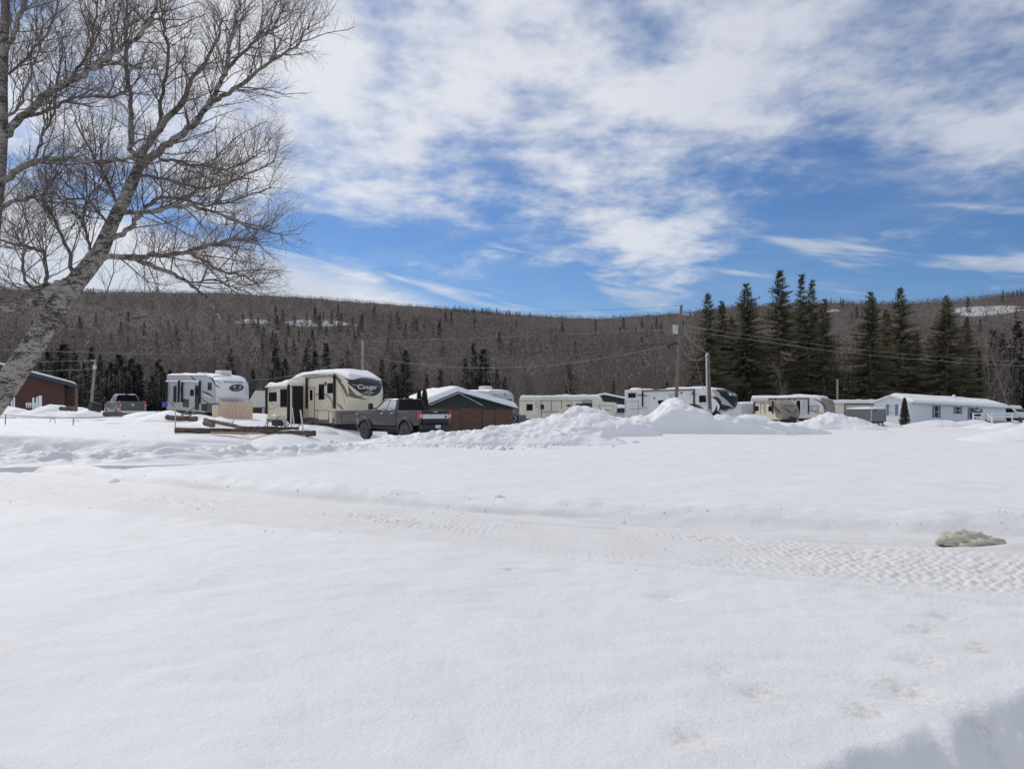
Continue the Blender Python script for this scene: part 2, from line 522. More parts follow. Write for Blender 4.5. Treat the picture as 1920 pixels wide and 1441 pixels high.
def clearing(x, y, z):
    """snowy openings in the wood, as patches on the slope"""
    px = 960 + FPX * x / y; py = HOR - (z - EYE) / y * FPX
    m_ = np.zeros_like(px)
    for cx, cy, rx, ry in ((470, 603, 34, 5), (600, 606, 60, 6), (1845, 583, 70, 9), (1560, 582, 20, 3)):
        m_ = np.maximum(m_, np.exp(-((px - cx) / rx) ** 2 - ((py - cy) / ry) ** 2))
    return np.clip(m_ * 1.25 + .5 * fbm(x * .02, y * .05, 3, 73) * (m_ > .1), 0, 1)


hpx = np.linspace(-1500, 3400, 460)
hy = np.concatenate([np.linspace(H0 - 12, 420, 60), np.linspace(430, 1500, 110)])
HX = (hpx[None, :] - 960) / 1400 * hy[:, None]
HY = np.repeat(hy[:, None], len(hpx), 1)
HZ = hill_z(HX, HY)
m = bpy.data.materials.new('hill_floor'); m.use_nodes = True
nt = m.node_tree; bs = nt.nodes['Principled BSDF']
geo = nt.nodes.new('ShaderNodeNewGeometry')
n1 = nx_noise(nt, geo.outputs['Position'], 0.006, 5, 0.6); n2 = nx_noise(nt, geo.outputs['Position'], 0.09, 5, 0.65)
c = nx_mix(nt, n2.ss(0.3, 0.7), (0.085, 0.072, 0.066), (0.14, 0.12, 0.11))
at_ = nt.nodes.new('ShaderNodeAttribute'); at_.attribute_name = 'shade'
c = nx_mix(nt, (NX(nt, at_.outputs['Fac']) + (n2 - .5) * .8).ss(0.35, 0.7) * 0.7, c, (0.70, 0.71, 0.74))
nt.links.new(c, bs.inputs['Base Color']); bs.inputs['Roughness'].default_value = 0.9; bs.inputs['Specular IOR Level'].default_value = 0.1
M['hill'] = m
hill = obj_np('hill', np.stack([HX, HY, HZ], -1).reshape(-1, 3), grid_quads(len(hy), len(hpx)), None, M['hill'], smooth=True, vcol=clearing(HX, HY, HZ).ravel())
tag(hill, 'long hill covered with leafless woods', None, None, 'structure')


def hill_at(px, py):
    """where the sight line through a pixel meets the hill"""
    d = np.linspace(H0, 1200, 900)
    x = (px - 960) / FPX * d
    diff = hill_z(x, d) - (EYE - (py - HOR) / FPX * d)
    k = int(np.argmax(diff > 0)) if (diff > 0).any() else len(d) - 1
    return float(x[k]), float(d[k]), float(hill_z(x[k], d[k]))


def shade_mat(name, lo, hi, rough=0.9):
    """bark or needles whose tone is stored per tree"""
    m = bpy.data.materials.new(name); m.use_nodes = True
    nt = m.node_tree; b = nt.nodes['Principled BSDF']
    a = nt.nodes.new('ShaderNodeAttribute'); a.attribute_name = 'shade'
    nt.links.new(nx_mix(nt, NX(nt, a.outputs['Fac']), lo, hi), b.inputs['Base Color'])
    b.inputs['Roughness'].default_value = rough; b.inputs['Specular IOR Level'].default_value = 0.15
    return m


def far_wood(name, label, xs, ys, zs, hs, n_tw, seed, lo, hi, spread=0.32, wid=0.014, puff=False):
    """many leafless trees: a stem and n_tw twigs each, all slim triangles"""
    rng = np.random.default_rng(seed)
    n = len(xs)
    base = np.stack([xs, ys, zs], -1)
    tone = rng.random(n)
    tone = np.clip(0.5 + 0.5 * (tone - 0.5) + 1.1 * fbm(xs * 0.02, ys * 0.02, 3, seed), 0, 1)
    V, S = [], []
    lean = rng.normal(0, 0.05, (n, 2))
    top = base + np.stack([lean[:, 0] * hs, lean[:, 1] * hs, hs * 0.80], -1)
    w = hs * wid * rng.uniform(0.6, 1.0, n) * (0.45 if puff else 1.0)
    for ang in (0.0, 1.57):
        off = np.stack([np.cos(ang) * w, np.sin(ang) * w, np.zeros(n)], -1)
        V.append(np.stack([base - off, base + off, top], 1)); S.append(np.repeat(tone[:, None], 3, 1))
    cz = rng.uniform(0.52, 0.68, n) - (0.12 if puff else 0); cw = spread * rng.uniform(0.7, 1.2, n)
    for k in range(n_tw):
        # ends spread over a rounded crown, starts drawn back toward the stem
        u = rng.uniform(-0.95 if puff else -0.75, 1.0, n); a = rng.uniform(0, 2 * np.pi, n)
        rr_ = np.sqrt(1 - u * u) * rng.uniform(0.65, 1.05, n)
        e = np.stack([np.cos(a) * rr_ * cw * hs, np.sin(a) * rr_ * cw * hs, (cz + u * (1 - cz) * rng.uniform(.8, 1.05, n)) * hs], -1)
        pull = rng.uniform(0.25, 0.75, n)[:, None]
        st = e * np.concatenate([pull, pull, np.ones((n, 1))], 1)
        st[:, 2] = np.maximum(e[:, 2] - hs * rng.uniform(0.10, 0.28, n), hs * 0.15)
        ww = hs * wid * rng.uniform(0.35, 0.8, n)
        if puff:      # seen from so far that only tufts of twigs read
            st = e - np.stack([np.cos(a) * rng.uniform(-.4, 1, n), np.sin(a) * rng.uniform(-.4, 1, n), rng.uniform(0.1, 1.0, n)], -1) * (hs * rng.uniform(.07, .15, n))[:, None]
            ww = hs * rng.uniform(.016, .042, n)
        pa = rng.uniform(0, 2 * np.pi, n)
        off = np.stack([np.cos(pa) * ww, np.sin(pa) * ww, np.zeros(n)], -1)
        V.append(np.stack([base + st - off, base + st + off, base + e], 1)); S.append(np.repeat(np.clip(tone + rng.normal(0, .12), 0, 1)[:, None], 3, 1))
    V = np.concatenate(V).reshape(-1, 3); S = np.concatenate(S).ravel()
    o = obj_np(name, V, None, np.arange(len(V)).reshape(-1, 3), shade_mat(name + '_bark', lo, hi), vcol=S)
    return tag(o, label, None, None, 'stuff')


rng = np.random.default_rng(4)
# hillside wood: thinned with distance the way it can be told apart
NF = 22000
fpx = rng.uniform(-350, 2300, NF)
fy = H0 + 60 + (1180 - H0 - 60) * rng.random(NF) ** 0.78
rd_ = np.interp(fpx, _DX, _DR)
fy = np.minimum(fy, rd_ * rng.uniform(0.985, 1.015, NF))
fx = (fpx - 960) / 1400 * fy
# snowy clearings
hz_ = hill_z(fx, fy)
clear = (clearing(fx, fy, hz_) > .35) & (rng.random(NF) < .6)
keep = ~clear
fx, fy, hz_ = fx[keep], fy[keep], hz_[keep]
far_wood('hillside_wood', 'grey brown leafless wood covering the far hillside', fx, fy, hz_ - 0.3, rng.uniform(9, 15, len(fx)) * (1 - .62 * sstep(.88, 1.0, fy / np.interp(960 + 1400 * fx / fy, _DX, _DR))), 24, 9, (0.18, 0.142, 0.126), (0.295, 0.242, 0.22), wid=0.013, puff=True)
# ridge line
NR_ = 5200
fpx = rng.uniform(-350, 2300, NR_); rd_ = np.interp(fpx, _DX, _DR) * rng.uniform(0.90, 1.0, NR_)
fx = (fpx - 960) / 1400 * rd_
far_wood('ridge_wood', 'thin leafless trees along the ridge line', fx, rd_, hill_z(fx, rd_) - 0.3, rng.uniform(3.0, 5.2, NR_), 18, 10, (0.15, 0.13, 0.122), (0.24, 0.21, 0.20), wid=0.012, puff=True)
# thicket at the foot of the hill
NT_ = 2300
fpx = rng.uniform(-250, 2200, NT_); fy = rng.uniform(128, 330, NT_)
fx = (fpx - 960) / 1400 * fy
fz = np.where(fy > H0, hill_z(fx, fy), 0.4)
far_wood('foot_thicket', 'dense leafless thicket at the foot of the hill', fx, fy, fz - 0.3, rng.uniform(4, 12, NT_), 60, 12, (0.105, 0.086, 0.078), (0.20, 0.17, 0.152), wid=0.006)


# ------------------------------------------------------------------ conifers
def translucent(m, amt):
    """thin sprays let some sun through"""
    nt = m.node_tree; b = nt.nodes['Principled BSDF']; o = nt.nodes['Material Output']
    t = nt.nodes.new('ShaderNodeBsdfTranslucent'); nt.links.new(b.inputs['Base Color'].links[0].from_socket, t.inputs['Color'])
    mx = nt.nodes.new('ShaderNodeMixShader'); mx.inputs[0].default_value = amt
    nt.links.new(b.outputs[0], mx.inputs[1]); nt.links.new(t.outputs[0], mx.inputs[2]); nt.links.new(mx.outputs[0], o.inputs['Surface'])


M['needles'] = leafy('spruce_needles', (0.225, 0.20, 0.125), (0.092, 0.092, 0.057), 0.9)
translucent(M['needles'], .45)
M['needles_far'] = leafy('far_spruce_needles', (0.034, 0.039, 0.031), (0.016, 0.020, 0.018), 0.3)
M['spruce_bark'] = mat('spruce_bark', (0.15, 0.125, 0.10), 0.9, var=0.35, scale=3)


def conifer_mesh(h, rad, seed, step=0.33, nb=6, node=0.24, leaf=0.62, bare=0.10, ragged=0.25, sparse=0.0, droop=0.22):
    """needle sprays on whorled, drooping boughs; returns (tri verts for crown, bough sticks)"""
    rg = random.Random(seed)
    T = []; B = MB()
    z = h * bare
    bias = rg.uniform(0, 6.28)
    while z < h * 0.985:
        t = z / h
        prof = (1 - t) ** 0.95 * min(1.0, 0.55 + 2.2 * t) 
        for k in range(nb):
            if rg.random() < sparse * (1.2 - t): continue
            a = rg.uniform(0, 6.283)
            L = max(0.25, rad * prof * rg.uniform(0.62, 1.08) * (1 + ragged * math.sin(a * 2 + bias + z * 1.7) * 0.6))
            if rg.random() < 0.06: L *= 1.3
            ca, sa = math.cos(a), math.sin(a)
            up = 0.10 + 0.9 * max(0.0, t - 0.55)
            dr = droop * (1.1 - t)
            m_ = max(2, int(L / node))
            pts = []
            for i in range(m_ + 1):
                s = i / m_; r_ = L * s
                zz_ = z + up * r_ - dr * L * (s * 1.5 - s * s * 0.75) * 1.2
                pts.append((ca * r_, sa * r_, zz_))
            if L > 0.7: B.tube([pts[0], pts[len(pts) // 2], pts[-1]], [0.012 * L + 0.01, 0.01 * L + 0.006, 0.004], 3, False)
            for i in range(1 if L < 1 else max(1, int(m_ * 0.22)), m_ + 1):
                s = i / m_; q = pts[i]
                lf = leaf * (1.15 - 0.55 * s) * rg.uniform(0.7, 1.25)
                for side in (-1, 1):
                    ang = a + side * rg.uniform(0.5, 1.15)
                    ex = q[0] + math.cos(ang) * lf; ey = q[1] + math.sin(ang) * lf; ez = q[2] - lf * rg.uniform(0.05, 0.5)
                    wx, wy = -math.sin(ang) * lf * 0.20, math.cos(ang) * lf * 0.20
                    T += [(q[0] - wx, q[1] - wy, q[2] + .02), (q[0] + wx, q[1] + wy, q[2] - .03), (ex, ey, ez)]
                ang = rg.uniform(0, 6.283); lq = lf * rg.uniform(.5, .9)
                T += [(q[0] - math.sin(ang) * lq * .2, q[1] + math.cos(ang) * lq * .2, q[2]), (q[0] + math.sin(ang) * lq * .2, q[1] - math.cos(ang) * lq * .2, q[2] + .05), (q[0] + math.cos(ang) * lq * .6, q[1] + math.sin(ang) * lq * .6, q[2] + lq * rg.uniform(.2, .8))]
                hx_ = rg.uniform(-.12, .12); hw = lf * 0.2
                T += [(q[0] - ca * hw, q[1] - sa * hw, q[2] + .02), (q[0] + ca * hw, q[1] + sa * hw, q[2]), (q[0] + hx_, q[1] - hx_, q[2] - lf * rg.uniform(0.5, 1.0))]
            q = pts[-1]; lf = leaf * 0.8
            T += [(q[0] - sa * .06, q[1] + ca * .06, q[2]), (q[0] + sa * .06, q[1] - ca * .06, q[2]), (q[0] + ca * lf, q[1] + sa * lf, q[2] + up * lf)]
        z += step * rg.uniform(0.75, 1.3)
    T += [(-.06, 0, h - .8), (.06, 0, h - .8), (0, 0, h), (0, -.06, h - .8), (0, .06, h - .8), (0, 0, h + .02)]
    return T, B


def conifer(name, label, group, h, rad, seed, needles, dead=True, **kw):
    T, B = conifer_mesh(h, rad, seed, **kw)
    root = thing(name, label, 'tree', group=group)
    rg = random.Random(seed + 5)
    tr = MB()
    r0 = 0.011 * h + 0.03
    tr.tube([(0, 0, -1.2), (0, 0, h * .3), (rg.uniform(-.1, .1), rg.uniform(-.1, .1), h * .7), (0, 0, h * .98)], [r0 * 1.15, r0 * .85, r0 * .4, 0.015], 7)
    tr.v += B.v and []
    o = len(tr.v); tr.v += B.v; tr.f += [tuple(i + o for i in f) for f in B.f]
    if dead:
        for i in range(26):
            z = h * rg.uniform(0.03, 0.3); a = rg.uniform(0, 6.28); L = rg.uniform(.6, 2.0) * rad / 3
            tr.tube([(0, 0, z), (math.cos(a) * L * .6, math.sin(a) * L * .6, z - .1), (math.cos(a) * L, math.sin(a) * L, z - L * .3)], [.03, .02, .006], 3, False)
    me = bpy.data.meshes.new('trunk'); me.from_pydata(tr.v, [], tr.f); me.update(); me.materials.append(M['spruce_bark'])
    t = bpy.data.objects.new('trunk', me); COL.objects.link(t); t.parent = root
    V = np.array(T)
    c = obj_np('crown', V, None, np.arange(len(V)).reshape(-1, 3), needles, root)
    return root


def put(o, x, y, z, s=1.0, rz=0.0):
    o.location = (x, y, z); o.scale = (s, s, s); o.rotation_euler = (0, 0, rz)
    return o


# tall spruces standing behind the trailers on the right
tall = [  # px of the tip, py of the tip, distance, variant, label
    (1327, 546, 116, 0, 'tall spruce at the left end of the row, just right of the leaning pole'),
    (1353, 560, 124, 1, 'slim spruce tucked behind the leftmost tall spruce of the row'),
    (1372, 590, 126, 1, 'shorter narrow spruce between the leftmost spruce and its bushy neighbour'),
    (1399, 527, 119, 2, 'bushy olive spruce, left neighbour of the tallest spruce'),
    (1462, 502, 120, 0, 'tallest spruce of the whole row with open ragged top'),
    (1502, 512, 126, 3, 'thin gappy spruce right of the tallest one, left of a twin pair'),
    (1522, 523, 124, 3, 'thin spruce with bent knobby tip, right of the twin pair'),
    (1545, 556, 117, 1, 'broad spruce at the right edge of the left clump'),
    (1632, 543, 118, 2, 'broad spruce at the left edge of the right clump'),
    (1661, 576, 127, 1, 'narrow spruce half hidden between two taller ones in the right clump'),
    (1688, 535, 122, 0, 'double topped tall spruce in the middle of the right clump'),
    (1718, 618, 128, 1, 'short spruce low on the right side of the double topped spruce'),
    (1774, 551, 116, 2, 'dense dark cone shaped spruce behind the white mobile home'),
    (1812, 590, 120, 1, 'shorter spruce to the right of the dense cone shaped one'),
    (1836, 655, 118, 3, 'low spruce at the right end of the row beyond the mobile home'),
]
TV = [dict(h=24, rad=6.8, seed=3, bare=.12, ragged=.4, sparse=.22, droop=.20),
      dict(h=22, rad=5.8, seed=8, bare=.10, ragged=.3, sparse=.16, droop=.26),
      dict(h=23, rad=7.4, seed=15, bare=.07, ragged=.22, sparse=.06, droop=.26, nb=7),
      dict(h=23, rad=4.2, seed=21, bare=.16, ragged=.5, sparse=.36, droop=.16)]
protos = {}
for i, (px, py, d, v, lab) in enumerate(tall):
    if v not in protos:
        protos[v] = o = conifer('spruce_tree', lab, 'tall spruces in a row behind the trailers', needles=M['needles'], **TV[v])
    else:
        o = copy_tree(protos[v]); o['label'] = lab
    z0 = -0.2
    top = P(px, py, d)
    s = (top.z - z0) / TV[v]['h']
    put(o, top.x, d, z0, s, i * 1.9)
    kx = 1.10 + 0.26 * ((i * 7) % 5) / 4
    o.scale = (s * kx, s * 1.2, s)

# smaller spruces along the foot of the hill
MV = [dict(h=14, rad=3.2, seed=31, step=.38, nb=7, node=.36, leaf=.65, bare=.04, sparse=.0),
      dict(h=14, rad=2.5, seed=37, step=.38, nb=7, node=.36, leaf=.6, bare=.06, sparse=.05),
      dict(h=13, rad=3.8, seed=44, step=.38, nb=7, node=.38, leaf=.7, bare=.03, sparse=.0, ragged=.4)]
mid = [(75, 676, 100), (108, 668, 102), (156, 680, 100), (188, 664, 106), (232, 684, 101), (258, 678, 106), (306, 694, 103), (340, 700, 110), (60, 668, 104), (92, 652, 112), (118, 640, 118), (140, 655, 106), (172, 648, 116), (205, 676, 102), (222, 660, 114), (246, 668, 104), (262, 690, 110), (297, 671, 108), (318, 690, 116), (284, 700, 100),
       (400, 700, 112), (431, 652, 122), (474, 690, 118), (516, 648, 126), (534, 668, 118), (574, 650, 124), (590, 655, 130), (611, 641, 128), (640, 668, 120), (652, 656, 134), (716, 668, 126), (737, 662, 130), (760, 652, 124),
       (742, 700, 112), (800, 700, 116), (826, 690, 122), (888, 640, 128), (906, 650, 122), (872, 668, 118), (932, 690, 116), (946, 705, 120), (848, 712, 124), (1066, 676, 132), (1150, 712, 118), (1181, 722, 122),
       (1300, 690, 140), (1862, 614, 170), (1880, 622, 175), (1892, 650, 160), (1908, 600, 185), (1915, 690, 130), (1570, 690, 135), (1590, 705, 128), (1250, 715, 126), (20, 690, 100), (-20, 660, 108), (-70, 650, 112), (1960, 640, 150), (2010, 600, 160)]
mp_ = {}
for i, (px, py, d) in enumerate(mid):
    v = (i * 5 + i // 3) % 3
    side = 'left' if px < 330 else ('middle' if px < 1250 else 'right')
    lab = {'left': 'dark spruce in the belt of trees behind the brown barn and silver pickup',
           'middle': 'dark spruce in the tree belt behind the caravans and brown shed',
           'right': 'dark spruce standing low in the woods among and beyond the tall row'}[side]
    if v not in mp_:
        mp_[v] = o = conifer('spruce_tree', lab, 'spruces along the foot of the hill, ' + side, needles=M['needles_far'], dead=False, **MV[v])
    else:
        o = copy_tree(mp_[v]); o['label'] = lab; o['group'] = 'spruces along the foot of the hill, ' + side
    d = d - 14 if d < 136 else d
    top = P(px, py, d); z0 = 0.3 if d < H0 else float(hill_z(top.x, d))
    s = (top.z - z0) / MV[v]['h']
    put(o, top.x, d, z0, s, i * 2.3)
    kx = (1.45 if px < 420 else 1.2) + .12 * ((i * 3) % 4 - 1.5)
    o.scale = (s * kx, s * kx, s)

# lone conifers scattered up the hillside
HV = [dict(h=11, rad=3.0, seed=51, step=.7, nb=6, node=.6, leaf=1.2, bare=.03),
      dict(h=11, rad=2.3, seed=57, step=.7, nb=6, node=.6, leaf=1.05, bare=.03)]
spots = [(661, 604), (700, 596), (702, 590), (718, 596), (748, 612), (640, 612), (652, 622), (672, 628), (678, 615), (733, 608), (745, 602), (772, 616), (776, 610), (782, 622), (795, 612), (826, 614), (824, 626), (812, 624), (835, 598), (846, 606), (730, 622), (760, 628),
         (940, 622), (958, 628), (936, 646), (942, 655), (957, 654), (960, 662), (1035, 628), (1032, 638), (1054, 624), (1058, 640), (1042, 648), (1014, 656), (1000, 662), (1117, 614), (1116, 624), (1162, 628), (1169, 610), (1193, 620), (1204, 608), (1231, 612), (1212, 626), (1222, 626), (1162, 648), (1110, 660), (1078, 662), (1196, 650), (1204, 648), (1240, 626), (1142, 666), (1290, 660),
         (494, 640), (480, 622), (520, 612), (566, 616), (540, 622), (600, 612), (612, 624), (560, 634), (586, 640), (504, 604), (530, 600), (455, 612), (430, 604), (400, 616), (380, 628), (350, 612), (330, 630), (300, 606), (270, 622), (240, 610), (210, 640), (180, 606), (150, 620), (120, 600), (60, 622), (30, 610), (80, 600), (360, 640), (410, 636),
         (575, 604), (590, 600), (606, 598), (622, 602), (634, 596), (552, 606), (470, 600), (444, 622), (316, 618), (226, 626), (1850, 596), (1838, 616), (1860, 640), (1905, 590), (1880, 560), (1815, 580), (1596, 600), (1606, 590), (1730, 560), (1580, 570), (1440, 600), (968, 606), (890, 612)]
rgs = random.Random(8)
for cx, cy, sx_, sy_, n_ in ((470, 648, 60, 8, 10), (600, 650, 60, 8, 10), (560, 612, 60, 5, 7), (820, 657, 60, 8, 5), (250, 646, 90, 10, 8)):
    for _ in range(n_): spots.append((rgs.gauss(cx, sx_), min(672, rgs.gauss(cy, sy_))))
hp_ = {}
for i, (px, py) in enumerate(spots):
    v = i % 2
    x, d, z = hill_at(px, py + 6)
    lab = 'small dark conifer standing alone among the bare hillside woods'
    if v not in hp_:
        hp_[v] = o = conifer('conifer_tree', lab, 'lone conifers scattered over the hillside', needles=M['needles_far'], dead=False, **HV[v])
    else: o = copy_tree(hp_[v])
    put(o, x, d, z - .3, (0.6 + 0.55 * ((i * 37) % 11) / 10) * min(1.3, max(0.8, d / 520)), i)
# dark conifers on the ridge crests
for i in range(70):
    seg = ((850, 1000), (1300, 1560), (850, 960), (1885, 1940), (60, 190), (1570, 1700))[i % 6]
    px = seg[0] + (seg[1] - seg[0]) * ((i * 0.6180339) % 1.0)
    d = float(np.interp(px, _DX, _DR)) * 0.965; x = (px - 960) / FPX * d
    o = copy_tree(hp_[i % 2]); o['label'] = 'small dark conifer on the crest of the hill'; o['group'] = 'conifers along the crest of the hill'
    put(o, x, d, float(hill_z(x, d)) - .3, 0.5 + 0.4 * ((i * 29) % 13) / 12, i)


# ------------------------------------------------------------------ leafless trees that can be told apart
M['pale_bark'] = mat('pale_bark', (0.20, 0.17, 0.15), 0.9, var=.3, scale=1.5)
M['grey_twig'] = mat('grey_twigs', (0.17, 0.135, 0.115), 0.9, var=.25, scale=0.8)


def bare_tree(name, label, group, h, seed, bark, twig):
    rg = random.Random(seed); root = thing(name, label, 'tree', group=group)
    tr, tw = MB(), []
    def tri(a, b, w):
        p = Vector((rg.uniform(-1, 1), rg.uniform(-1, 1), 0)).normalized() * w
        tw.extend([tuple(a - p), tuple(a + p), tuple(b)])
    def grow(p, d, L, r, lvl):
        pts = [p.copy()]; n = 4 if lvl < 2 else 3
        for i in range(n):
            d = (d + Vector((rg.gauss(0, .16), rg.gauss(0, .16), rg.gauss(.07, .10)))).normalized()
            pts.append(pts[-1] + d * L / n)
        if lvl < 2: tr.tube(pts, [r * (1 - .75 * i / n) for i in range(n + 1)], 5 if lvl == 0 else 3, False)
        else:
            for a, b in zip(pts, pts[1:]): tri(a, a + (b - a) * 1.25, r)
        if lvl >= 4: return
        k = (13, 8, 5, 4)[lvl]
        for j in range(k):
            u = rg.uniform(.28 if lvl == 0 else .2, 1.0); f = u * n; i = min(int(f), n - 1)
            q = pts[i].lerp(pts[i + 1], f - i)
            a = rg.uniform(0, 6.283); sp = rg.uniform(.45, .95)
            nd = (pts[i + 1] - pts[i]).normalized() + Vector((math.cos(a) * sp, math.sin(a) * sp, rg.uniform(0, .35)))
            grow(q, nd.normalized(), L * rg.uniform(.30, .52) * (1.15 - .35 * u), max(.010, r * .45), lvl + 1)
    grow(Vector((0, 0, -.5)), Vector((rg.gauss(0, .04), rg.gauss(0, .04), 1)), h, .011 * h, 0)
    me = bpy.data.meshes.new('trunk'); me.from_pydata(tr.v, [], tr.f); me.update(); me.materials.append(bark)
    t = bpy.data.objects.new('trunk', me); COL.objects.link(t); t.parent = root
    V = np.array(tw); obj_np('crown', V, None, np.arange(len(V)).reshape(-1, 3), twig, root)
    return root


bare = [(655, 640, 104, 0), (706, 652, 112, 1), (722, 660, 118, 2), (735, 655, 116, 0), (690, 668, 110, 1), (820, 662, 112, 2), (838, 650, 120, 1), (958, 672, 112, 0), (985, 668, 118, 1), (1005, 655, 114, 2), (1030, 668, 120, 0), (1052, 650, 116, 1), (1080, 672, 112, 2),
        (1100, 662, 122, 0), (1128, 655, 118, 1), (1150, 672, 112, 2), (1172, 662, 124, 0), (1200, 655, 116, 1), (1222, 668, 120, 2), (1240, 650, 126, 0), (1262, 672, 118, 1), (1290, 680, 114, 2), (1310, 672, 128, 0), (786, 680, 114, 1), (610, 676, 118, 2), (560, 680, 114, 0), (500, 684, 116, 1),
        (455, 678, 112, 2), (380, 672, 118, 0), (345, 668, 122, 1), (325, 682, 112, 2), (272, 662, 124, 0), (232, 670, 120, 1), (188, 664, 126, 2), (150, 676, 112, 0), (1600, 640, 136, 1), (1585, 665, 120, 2), (1740, 650, 128, 0), (1760, 668, 120, 1), (1850, 640, 130, 2), (1872, 652, 126, 0), (1895, 636, 134, 1), (1912, 660, 120, 2), (1380, 680, 132, 0), (1430, 672, 136, 1), (1480, 690, 112, 2), (970, 700, 104, 0), (1020, 708, 106, 1), (1075, 704, 108, 2), (870, 690, 106, 0), (890, 704, 108, 1)]
bp_ = {}
for i, (px, py, d, v) in enumerate(bare):
    side = 'left' if px < 600 else ('middle' if px < 1310 else 'right')
    lab = {'left': 'leafless grey tree in the belt behind the left caravans and pickup',
           'middle': 'leafless grey tree behind the shed and middle caravans',
           'right': 'leafless grey tree between and behind the tall spruces'}[side]
    grp = 'leafless trees in the belt, ' + side
    if v not in bp_: bp_[v] = o = bare_tree('bare_tree', lab, grp, 12, 60 + v * 7, M['pale_bark'], M['grey_twig'])
    else:
        o = copy_tree(bp_[v]); o['label'] = lab; o['group'] = grp
    top = P(px, py, d); put(o, top.x, d, .2, (top.z - .2) / 12.0 * 1.02, i * 1.3)


# ------------------------------------------------------------------ the birch in the foreground
def birch_bark(name, white, dark, thr):
    m = bpy.data.materials.new(name); m.use_nodes = True
    nt = m.node_tree; b = nt.nodes['Principled BSDF']
    t = nt.nodes.new('ShaderNodeTexCoord')
    mp = nt.nodes.new('ShaderNodeMapping'); mp.inputs['Rotation'].default_value = (0, R(38), 0); mp.inputs['Scale'].default_value = (1, 1, 2.2)
    nt.links.new(t.outputs['Object'], mp.inputs[0])
    n1 = nx_noise(nt, mp.outputs[0], 24, 8, 0.68); n2 = nx_noise(nt, mp.outputs[0], 95, 6, 0.65); n3 = nx_noise(nt, mp.outputs[0], 5.5, 4, .5)
    f = (n1 * .55 + n2 * .35 + n3 * .30).ss(thr, thr + .12)
    c = nx_mix(nt, n2.ss(.3, .7), white, tuple(x * .72 for x in white))
    nt.links.new(nx_mix(nt, f, c, dark), b.inputs['Base Color'])
    b.inputs['Roughness'].default_value = .85; b.inputs['Specular IOR Level'].default_value = .15
    bn = nt.nodes.new('ShaderNodeBump'); bn.inputs['Strength'].default_value = .7; bn.inputs['Distance'].default_value = .02
    nt.links.new((n1 + n2 * .6).k, bn.inputs['Height']); nt.links.new(bn.outputs[0], b.inputs['Normal'])
    return m


M['birch'] = birch_bark('birch_bark', (0.47, 0.43, 0.385), (0.075, 0.062, 0.054), 0.545)
M['birch_limb'] = birch_bark('birch_limb_bark', (0.30, 0.26, 0.23), (0.085, 0.068, 0.060), 0.56)
M['birch_twig'] = mat('birch_twigs', (0.19, 0.15, 0.13), .8, var=.3, scale=2)


